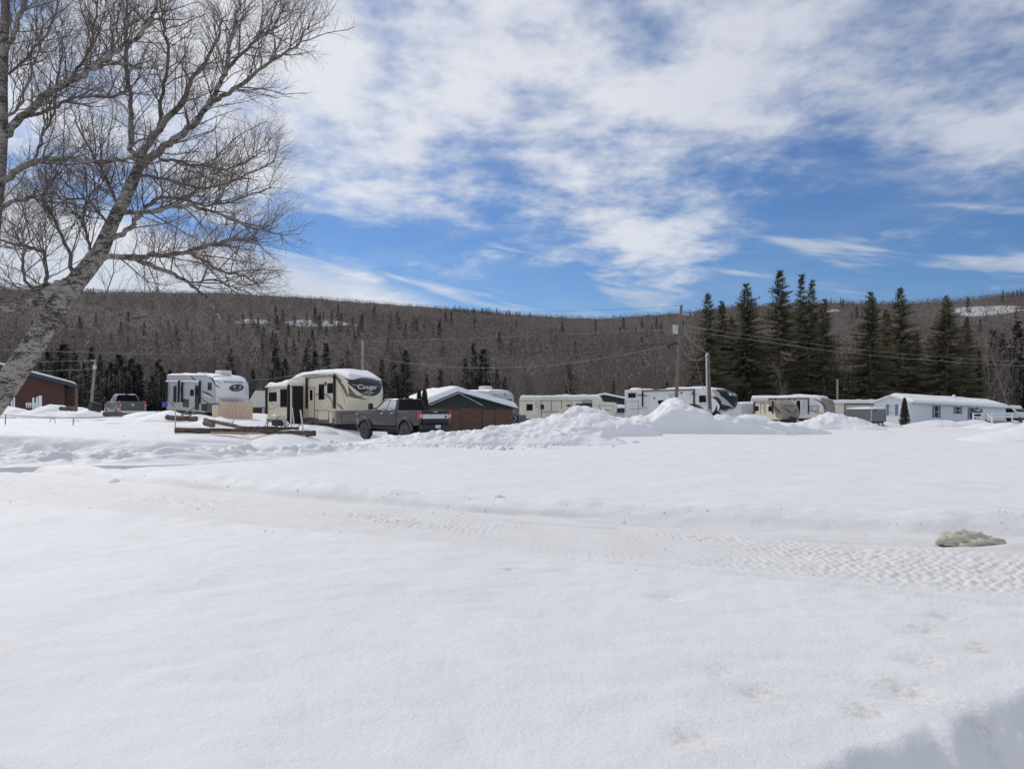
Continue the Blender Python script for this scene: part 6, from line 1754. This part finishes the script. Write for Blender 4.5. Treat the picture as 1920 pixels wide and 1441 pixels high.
X0, Z0 = hm.side(1832, 766); MB().box(X0 - .08, X0 + .08, -.1, 0, Z0 - .15, Z0 + .15).build('porch_light', M['black'], hm.root)
MB().box(.02, Lh - .02, -.03, 0, -.55, .50).build('skirting', M['whitetrim'], hm.root)
for i in range(34): MB().box(.3 + .6 * i, .32 + .6 * i, -.036, -.028, -.5, .46).build('skirting_rib', M['galv'], hm.root)
# gable end window (that wall lies along local Y at X = 0)
ge = bpy.data.objects.new('gable_window', None); COL.objects.link(ge); ge.parent = hm.root; ge.rotation_euler = (0, 0, R(-90)); ge.location = (0, Dh, 0)
def gable_x(px, py):
    o = hm.inv @ Vector((0, 0, EYE)); d = hm.inv.to_3x3() @ Vector(((px - 960) / FPX, 1, -(py - HOR) / FPX)); t = -o.x / d.x; p = o + d * t
    return Dh - p.y, p.z
a0, a1 = gable_x(1667.5, 758), gable_x(1678, 778.5)
for nm, fn in (('w', 0),):
    window(ge, a0[0], a1[0], a1[1], a0[1], -.02, 'whitetrim', 'glass_lit', 'window', 1)
    shutter(ge, a0[0] - .42, a0[0] - .03, a1[1], a0[1], -.02); shutter(ge, a1[0] + .03, a1[0] + .42, a1[1], a0[1], -.02)
MB().disc_lathe([(.16, 0), (.22, .25), (.20, .42), (.10, .52)], (12.2, Dh / 2 - .4, RG), 'z', 14).build('roof_vent', M['whitetrim'], hm.root, True)
b = MB()
for x in (13.4, 15.8, 17.4): b.box(x, x + 1.2, Dh / 2 + .2, Dh / 2 + 1.2, RG - .05, RG + .25)
b.build('roof_patch', M['stripe_dark'], hm.root)

# deck with white railing
dk = Rig('deck', 'white railed wooden deck with steps at the mobile home door', 'deck', at(1822, 89), 89, 0, .94, -.34)
MB().box(0, 6.6, -.2, 2.2, .38, .50).build('platform', M['pole'], dk.root)
def rail(par, a, b_, n):
    A, B_ = Vector(a), Vector(b_)
    for i in range(n + 1):
        p = A.lerp(B_, i / n); MB().box(p.x - .06, p.x + .06, p.y - .06, p.y + .06, p.z - .1, p.z + 1.0).build('railing_post', M['whitetrim'], par)
    for h in (.92, .52): MB().bar(A + Vector((0, 0, h)), B_ + Vector((0, 0, h)), .10, .12).build('railing', M['whitetrim'], par)
rail(dk.root, (0, -.2, .5), (2.1, -.2, .5), 1); rail(dk.root, (3.1, -.2, .5), (6.5, -.2, .5), 1)
rail(dk.root, (2.1, -.2, .5), (1.3, -1.6, -.1), 1)
for k in range(4): MB().box(1.6 + .05 * k, 3.0, -1.5 + .32 * k, -1.16 + .32 * k, .0 + .12 * k, .06 + .12 * k).build('step', M['pole'], dk.root)
gr = thing('barbecue_grill', 'black covered grill on the deck beside the door', 'grill', dk.m @ Vector((1.6, .8, .5)))
MB().box(-.5, .5, -.3, .3, .55, .95).tube([(-.4, 0, 0), (-.4, 0, .6)], .04, 6).tube([(.4, 0, 0), (.4, 0, .6)], .04, 6).build('cabinet', M['black'], gr, True, .02)
MB().prism([(-.5, .95), (-.42, 1.18), (.42, 1.18), (.5, .95)], -.3, .3).build('lid', M['black'], gr, True, .04)
# white vehicle behind the house
wv_ = thing('parked_car', 'white vehicle with snow on its roof just past the right end of the mobile home', 'car', (at(1902, 108), 108, .2), R(-70))
MB().prism([(-2.4, .5), (-2.45, 1.5), (-2.2, 2.05), (.4, 2.05), (1.1, 1.35), (2.2, 1.2), (2.4, .55)], -1, 1).build('body', M['white_gel'], wv_, True, .08)
MB().add([(1.06, -.85, 1.42), (1.06, .85, 1.42), (.46, .8, 1.98), (.46, -.8, 1.98)], [(0, 1, 2, 3)]).build('windscreen', M['glass'], wv_)
for s_ in (-1, 1):
    MB().prism([(-1.9, 1.35), (-1.8, 1.9), (.3, 1.9), (.8, 1.35)], *sorted((s_ * 1.005, s_ * 1.015))).build('side_window', M['glass'], wv_)
    for x in (-1.5, 1.5): wheel(wv_, x, s_ * .9, .36, .36, .22, 'steel', 'wheel', s_)
roof_snow(wv_, [(-2.2, 2.06), (.4, 2.06)], -.95, .95, .22, 251)

# grey cargo trailer
ct = Rig('cargo_trailer', 'grey enclosed cargo trailer in front of the mobile home gable', 'trailer', at(1633, 79), 79, .12, .30, .95)
MB().box(-3.7, 0, 0, 2.0, .45, 1.82).build('body', M['cargo'], ct.root, False, .04)
fr = MB().box(0, .03, .06, 1.94, .50, 1.78).build('rear_door', M['cargo_front'], ct.root, False, .01)
MB().box(.03, .05, .35, .75, 1.55, 1.68).build('dark_vent', M['black'], fr)
MB().box(.03, .06, 1.70, 1.78, 1.0, 1.1).build('latch', M['black'], fr)
for y0 in (.0, 1.93): MB().box(-.03, .05, y0, y0 + .07, .45, 1.82).build('corner_trim', M['steel'], ct.root)
MB().box(-.03, .055, .07, 1.93, 1.72, 1.80).build('corner_trim', M['steel'], ct.root)
MB().box(-3.5, -.1, .2, 1.8, .30, .46).build('chassis', M['black'], ct.root)
wheel(ct.root, -2.0, .05, .28, .3, .2); wheel(ct.root, -2.0, 1.95, .28, .3, .2, out=1)
MB().bar((.0, 1.0, .4), (.1, 1.0, -.1), .08, .08).bar((-.2, 1.6, .4), (.05, 1.65, .0), .08, .08).build('jack', M['black'], ct.root)
roof_snow(ct.root, [(-3.65, 1.83), (-.1, 1.83)], .05, 1.95, .12, 261)

# ------------------------------------------------------------------ poles and wires
def pole(label, pb, pt_, d, r0, r1, mt, z0=-.3):
    b_, t_ = P(*pb, d), P(*pt_, d); dr_ = (t_ - b_) / (t_.z - b_.z)
    bot = b_ + dr_ * (z0 - b_.z); o = thing('utility_pole', label, 'utility pole', bot)
    MB().tube([(0, 0, 0), tuple((t_ - bot) * .5), tuple(t_ - bot)], [r0, (r0 + r1) / 2, r1], 12).build('shaft', M[mt], o, True)
    return o, bot
p1, o1 = pole('tall leaning wooden pole carrying a transformer, rising from the tallest snow pile', (1268, 745), (1277.5, 572), 60, .17, .11, 'pole')
def l1(px, py, dd=0): return P(px, py, 60 + dd) - o1
c_ = l1(1266.5, 617.5); MB().disc_lathe([(.02, -.36), (.20, -.36), (.22, -.30), (.22, .28), (.20, .34), (.05, .36)], (c_.x - .02, c_.y - .1, c_.z), 'z', 16).build('transformer', M['galv'], p1, True)
MB().bar(l1(1276, 589), l1(1292, 589.5), .08, .10).bar(l1(1297, 584), l1(1300, 592), .05, .05).build('crossarm', M['galv'], p1)
MB().disc_lathe([(.05, -.2), (.08, 0), (.05, .2)], tuple(l1(1281.5, 605)), 'z', 8).build('cutout_fuse', M['black'], p1, True)
MB().bar(l1(1250, 649), l1(1270, 643), .10, .14).bar(l1(1253, 648), l1(1256, 656), .10, .10).build('cable_splice', M['black'], p1)
p2, o2 = pole('short thick pole with pale conduit and meter box in front of the black nosed caravan', (1332, 780), (1326.5, 660), 57, .145, .125, 'pole', .3)
def l2(px, py, dd=0): return P(px, py, 57 + dd) - o2
MB().tube([l2(1326, 785, -.15), l2(1324.3, 668, -.14)], .055, 8).tube([l2(1323.5, 668, -.17), l2(1325, 663, -.17), l2(1328, 664, -.17)], .06, 8).build('conduit', M['conduit'], p2, True)
mbx = l2(1329.5, 773, -.28); MB().box(mbx.x - .17, mbx.x + .17, mbx.y - .1, mbx.y + .1, mbx.z - .35, mbx.z + .25).build('meter_box', M['galv'], p2, True, .03)
p3, o3 = pole('plain weathered pole standing behind the large cream caravan', (680, 690), (680, 638), 72, .14, .125, 'paleole', .3)
p4, o4 = pole('thin pale pole with a meter box beside the silver pickup on the left', (172.5, 747), (178.8, 673), 64, .13, .10, 'paleole', .9)
c_ = P(179, 688.5, 64) - o4; MB().box(c_.x - .13, c_.x + .13, c_.y - .22, c_.y - .05, c_.z - .16, c_.z + .16).build('meter_box', M['conduit'], p4, True, .03)
MB().box(-.28 + (P(177, 676, 64) - o4).x, .0 + (P(177, 676, 64) - o4).x, -.03, .03, (P(177, 676, 64) - o4).z - .04, (P(177, 676, 64) - o4).z + .04).build('insulator', M['conduit'], p4)
p5, o5 = pole('grey stub of a pole behind the taupe nosed trailer', (1570, 740), (1570, 711), 108, .17, .15, 'paleole', 0)


def cable(label, pts, r, mt='wire', group='overhead wires'):
    """pts: (px, py, d); a smooth sagging line through them"""
    w = [P(*p) for p in pts]
    for _ in range(3):
        o = [w[0]]
        for a, b_ in zip(w, w[1:]): o += [a.lerp(b_, .25), a.lerp(b_, .75)]
        w = o + [w[-1]]
    org = w[0]; b = MB().tube([p - org for p in w], r, 5)
    o = b.build('overhead_wire', M[mt]); o.location = org
    return tag(o, label, 'wire', group)


cable('thick dark cable crossing behind the caravans from the left edge to the transformer pole', [(-80, 653, 66), (200, 662, 66), (480, 669, 65), (700, 672, 64), (900, 666, 63), (1100, 656, 62), (1269, 642, 60)], 0.0280)
cable('sagging pale cable from the plain pole to the transformer pole', [(682, 664, 72), (740, 678, 71), (830, 688, 69), (930, 690, 67), (1050, 684, 65), (1170, 665, 62), (1268, 645, 60)], 0.0176, 'wire_pale')
cable('service cable dropping from the plain pole to the pale grey caravan', [(679, 664, 72), (640, 680, 70), (580, 698, 66), (520, 709, 62), (470, 712, 59)], 0.0165, 'wire_pale')
cable('thin wire leaving the transformer pole top toward the left', [(1276, 573, 60), (1150, 581, 66), (950, 585, 75), (700, 582, 86)], 0.0088)
cable('upper thin wire running left from the transformer', [(1262, 617, 60), (1150, 622, 64), (950, 632, 74), (700, 640, 90)], 0.0099, 'wire_pale')
cable('short slack cable between the two right poles', [(1274, 643, 60), (1283, 662, 59.5), (1295, 674, 58.6), (1308, 676, 58), (1320, 670, 57.2), (1325, 666, 57)], 0.0154, 'wire_pale')
cable('straight cable between the two right poles', [(1279, 620, 60), (1290, 632, 59), (1305, 648, 58), (1324, 661, 57)], 0.0165, 'wire_pale')
cable('guy wire slanting from the transformer pole down past the thick pole', [(1281, 600, 60), (1300, 660, 58.5), (1327, 757, 55)], 0.0099, 'wire_pale')
cable('upper wire running right from the transformer pole past the spruces', [(1278, 610, 60), (1400, 628, 62), (1600, 655, 65), (1800, 672, 68), (2000, 682, 71)], 0.0099, 'wire_pale')
cable('lower wire running right from the transformer pole past the spruces', [(1278, 618, 60), (1400, 636, 62), (1600, 664, 65), (1800, 680, 68), (2000, 690, 71)], 0.0121, 'wire_pale')
cable('upper service wire from the left edge to the thin pale pole', [(-60, 682, 60), (60, 679, 62), (178, 675, 64)], 0.0110, 'wire_pale')
cable('lower service wire from the left edge to the thin pale pole', [(-60, 700, 60), (60, 696, 62), (178, 692, 64)], 0.0110, 'wire_pale')

# ------------------------------------------------------------------ logs, stakes and small things on the left
def log(label, a, b_, r0, r1, mt='log', ends='logend', seed=1, knots=0):
    A, B_ = P(*a), P(*b_); o = thing('log', label, 'log', A, 0, 'felled logs lying in the snow'); rg = random.Random(seed)
    n = 9; pts = [(B_ - A) * (i / n) + Vector((0, rg.gauss(0, .01), rg.gauss(0, .012))) for i in range(n + 1)]
    b = MB().tube(pts, [(r0 + (r1 - r0) * i / n) * rg.uniform(.93, 1.07) for i in range(n + 1)], 12, False); b.build('bark', M[mt], o, True)
    for p, q, r in ((pts[0], pts[1], r0), (pts[-1], pts[-2], r1)):
        MB().tube([p, p + (p - q).normalized() * .012], [r * .96, r * .93], 12).build('cut_end', M[ends], o, True)
    if knots:
        b = MB()
        for i in range(knots):
            u = rg.random(); p = (B_ - A) * u; d = Vector((rg.gauss(.3, .6), rg.gauss(0, .4), abs(rg.gauss(.35, .3)))); d = d.normalized() * rg.uniform(.15, .6)
            b.tube([p, p + d * .6, p + d + Vector((0, 0, -.03))], [.022, .014, .006], 4, False)
        b.build('branch_stub', M['log'], o)
    return o
log('longest log, half peeled, lying across the front of the left caravans', (328, 807, 30.0), (520, 808, 31.2), .115, .105, 'log', knots=10, seed=3)
log('peeled yellowish stretch of log ahead of the long one', (395, 811, 30.2), (532, 812, 31.3), .05, .05, 'peeled', seed=4)
log('short thick log with red brown cut end at the right end of the long one', (520, 811, 31.0), (592, 812.5, 31.4), .12, .125, seed=5)
log('branchy log lying on top of the long one', (448, 803, 30.8), (560, 803, 31.6), .09, .06, seed=6, knots=22)
log('slanting log pointing from the board fence to the long log', (385, 787, 36), (458, 802, 32), .095, .085, 'log', seed=7, knots=3)
log('log lying in front of the snowy boards beside the pale grey caravan', (313, 783, 38), (368, 785.5, 37.4), .14, .13, seed=8)
log('stub of log under the slanting log', (384, 793, 35.5), (400, 797, 34.8), .12, .11, seed=9)
log('dark log in front of the snow mound by the barn', (114, 765.5, 45), (142, 766.5, 44.4), .12, .15, seed=10)
log('log in front of the silver pickup', (196, 775.5, 41), (227, 776, 40.6), .15, .13, seed=11)


def stake(label, a, b_, r, mt, cat='stake', name='stake'):
    A, B_ = P(*a), P(*b_); A = A + (A - B_).normalized() * .25
    o = MB().tube([(0, 0, 0), (B_ - A) * .5, B_ - A], [r, r, r * .9], 7).build(name, M[mt], None, True); o.location = A
    return tag(o, label, cat)
stake('thin grey stake standing at the left end of the long log', (328.8, 800, 30.2), (329.2, 755, 30.2), .022, 'steel')
stake('pale stake leaning at the right end of the long log', (570, 814, 31.2), (563, 768, 31.4), .035, 'conduit')
stake('pale pole leaning in the dark gap beside the slide out', (552, 800, 44), (548, 763, 44.4), .03, 'conduit')
fw = thing('wire_fence', 'low bent wire fence with thin pegs in the snow at the far left', 'fence', P(0, 790, 36))
f0 = P(0, 790, 36)
for px, y0, y1 in ((10, 777, 796), (137, 783.5, 797)): MB().tube([P(px, y1, 36) - f0, P(px + 1, y0, 36) - f0], .022, 5).build('peg', M['spruce_bark'], fw)
MB().tube([P(-30, 775, 36) - f0, P(10, 777, 36) - f0, P(60, 781, 36) - f0, P(137, 784, 36) - f0, P(235, 779, 36) - f0], .012, 5).build('strand', M['spruce_bark'], fw)
MB().tube([P(93, 792, 36) - f0, P(95, 786, 36) - f0, P(99, 784, 36) - f0, P(103, 786, 36) - f0, P(103.5, 793, 36) - f0], .014, 5).build('hoop', M['spruce_bark'], fw)
pk = thing('picket_fence', 'white pickets poking out of the snow in front of the barn', 'fence', P(45, 760, 54))
f0 = P(45, 760, 54)
for px, y0, y1, w_ in ((14.5, 741, 768, .10), (22, 741, 768, .10), (26.5, 740.5, 768, .10), (62.5, 745, 766, .12), (69.5, 744, 766, .12), (75.5, 741.5, 766, .22), (50, 754, 764, .05), (54, 754, 764, .05), (57.5, 754, 764, .05), (66, 754, 764, .05)):
    p = P(px, y0, 54) - f0; MB().box(p.x - w_ / 2, p.x + w_ / 2, -.02, .02, (P(px, y1, 54) - f0).z, p.z).build('picket', M['whitetrim'], pk)
MB().bar(P(48, 757.5, 54) - f0, P(78, 757.5, 54) - f0, .03, .06).build('rail', M['whitetrim'], pk)
br = thing('barrel', 'dark barrel tipped in the snow with a white pail beside the silver pickup', 'barrel', P(177, 771, 46))
MB().disc_lathe([(.02, -.32), (.27, -.32), (.29, -.26), (.28, 0), (.29, .26), (.27, .32), (.20, .32), (.18, .1)], (0, 0, .28), 'x', 16).build('drum', M['black'], br, True); br.rotation_euler = (0, R(12), R(55))
rc = thing('fuel_can', 'red plastic can in the snow left of the pale grey caravan', 'can', P(298, 779, 47))
MB().box(-.19, .19, -.12, .12, 0, .22).build('body', M['can_red'], rc, True, .04); MB().tube([(-.1, 0, .22), (-.06, 0, .28), (.06, 0, .28), (.1, 0, .22)], .02, 6).build('handle', M['can_red'], rc, True)
bb = thing('barrel', 'blue plastic barrel at the rear of the pale grey caravan', 'barrel', P(309, 763, 62))
MB().disc_lathe([(.16, 0), (.20, .04), (.21, .2), (.20, .36), (.16, .42), (.03, .42)], (0, 0, 0), 'z', 14).build('drum', M['can_blue'], bb, True)
gn = thing('generator', 'small dark generator with bent silver handle in front of the cream slide out', 'generator', P(525, 800, 43))
MB().box(-.42, .25, -.25, .25, .05, .42).build('engine', M['black'], gn, True, .05); MB().disc_lathe([(.12, -.02), (.17, 0), (.12, .02)], (.28, -.22, .42), 'y', 12).build('flywheel', M['steel'], gn, True)
MB().tube([(-.4, -.26, .3), (-.36, -.26, .62), (-.1, -.26, .74), (.2, -.26, .66), (.34, -.26, .62)], .018, 6).build('handle', M['steel'], gn, True)
MB().tube([(-.2, .0, .42), (-.15, 0, .56), (.05, 0, .58)], .04, 6).build('exhaust', M['stripe_dark'], gn, True)
for px, py, lab in ((531.5, 799, 'white jug beside the dark generator'), (538.5, 800, 'second white jug, nearer the dark gap of the slide out')):
    j = thing('jug', lab, 'jug', P(px, py, 43)); MB().disc_lathe([(.10, 0), (.115, .04), (.115, .22), (.05, .30), (.04, .34)], (0, 0, 0), 'z', 12).build('body', M['whitetrim'], j, True); MB().disc_lathe([(.045, 0), (.045, .03)], (0, 0, .34), 'z', 10).build('cap', M['can_blue'], j, True)
for a, b_, lab in (((340, 779, 45), (364, 764, 46), 'dark board leaning out of the snow beside the pale grey caravan'), ((352, 781, 44.5), (372, 768, 45.5), 'second dark board leaning among the snowy boards')):
    A, B_ = P(*a), P(*b_); o = MB().bar((0, 0, 0), B_ - A, .12, .04).build('plank', M['pole']); o.location = A; tag(o, lab, 'plank')
# boot prints' worth of small clods in front of the pickup
rgc = random.Random(77)
cl0 = None
cv_ = []
for i in range(260):      # crumbs thrown up along the groomed track
    x = rgc.uniform(-10, 7.5); k_ = rgc.random()
    yy = track_near(x) + (track_far(x) - track_near(x)) * (rgc.gauss(1.1, .12) if k_ < .6 else rgc.uniform(-.2, 1.3))
    cv_.append((x, yy, float(ground_detail(np.array([x]), np.array([yy]))[0]) + .004, abs(rgc.gauss(0, .007)) + .004))
for i in range(300):
    x = rgc.uniform(-9.2, 5.0); y = rgc.uniform(31.5, 36.5) + (0 if x < 2 else 3)
    r_ = abs(rgc.gauss(0, .05)) + .02
    cv_.append((x, y, g(x, y) + .02, r_))
b = MB()
for x, y, z, r_ in cv_:
    o = len(b.v); k_ = 6
    for j, (rr2, zz2) in enumerate(((1, -.3), (.95, .35), (.45, .8))):
        for a in range(k_): b.v.append((x + math.cos(a * 1.047 + j) * r_ * rr2 * rgc.uniform(.7, 1.2), y + math.sin(a * 1.047 + j) * r_ * rr2, z + r_ * zz2))
    for j in range(2):
        for a in range(k_): b.f.append((o + j * k_ + a, o + j * k_ + (a + 1) % k_, o + (j + 1) * k_ + (a + 1) % k_, o + (j + 1) * k_ + a))
    b.f.append(tuple(o + 2 * k_ + a for a in range(k_)))
o = b.build('snow_clods', M['pile'], None, True); tag(o, 'loose snow clods and crumbs scattered over the field and along the track', None, None, 'stuff')
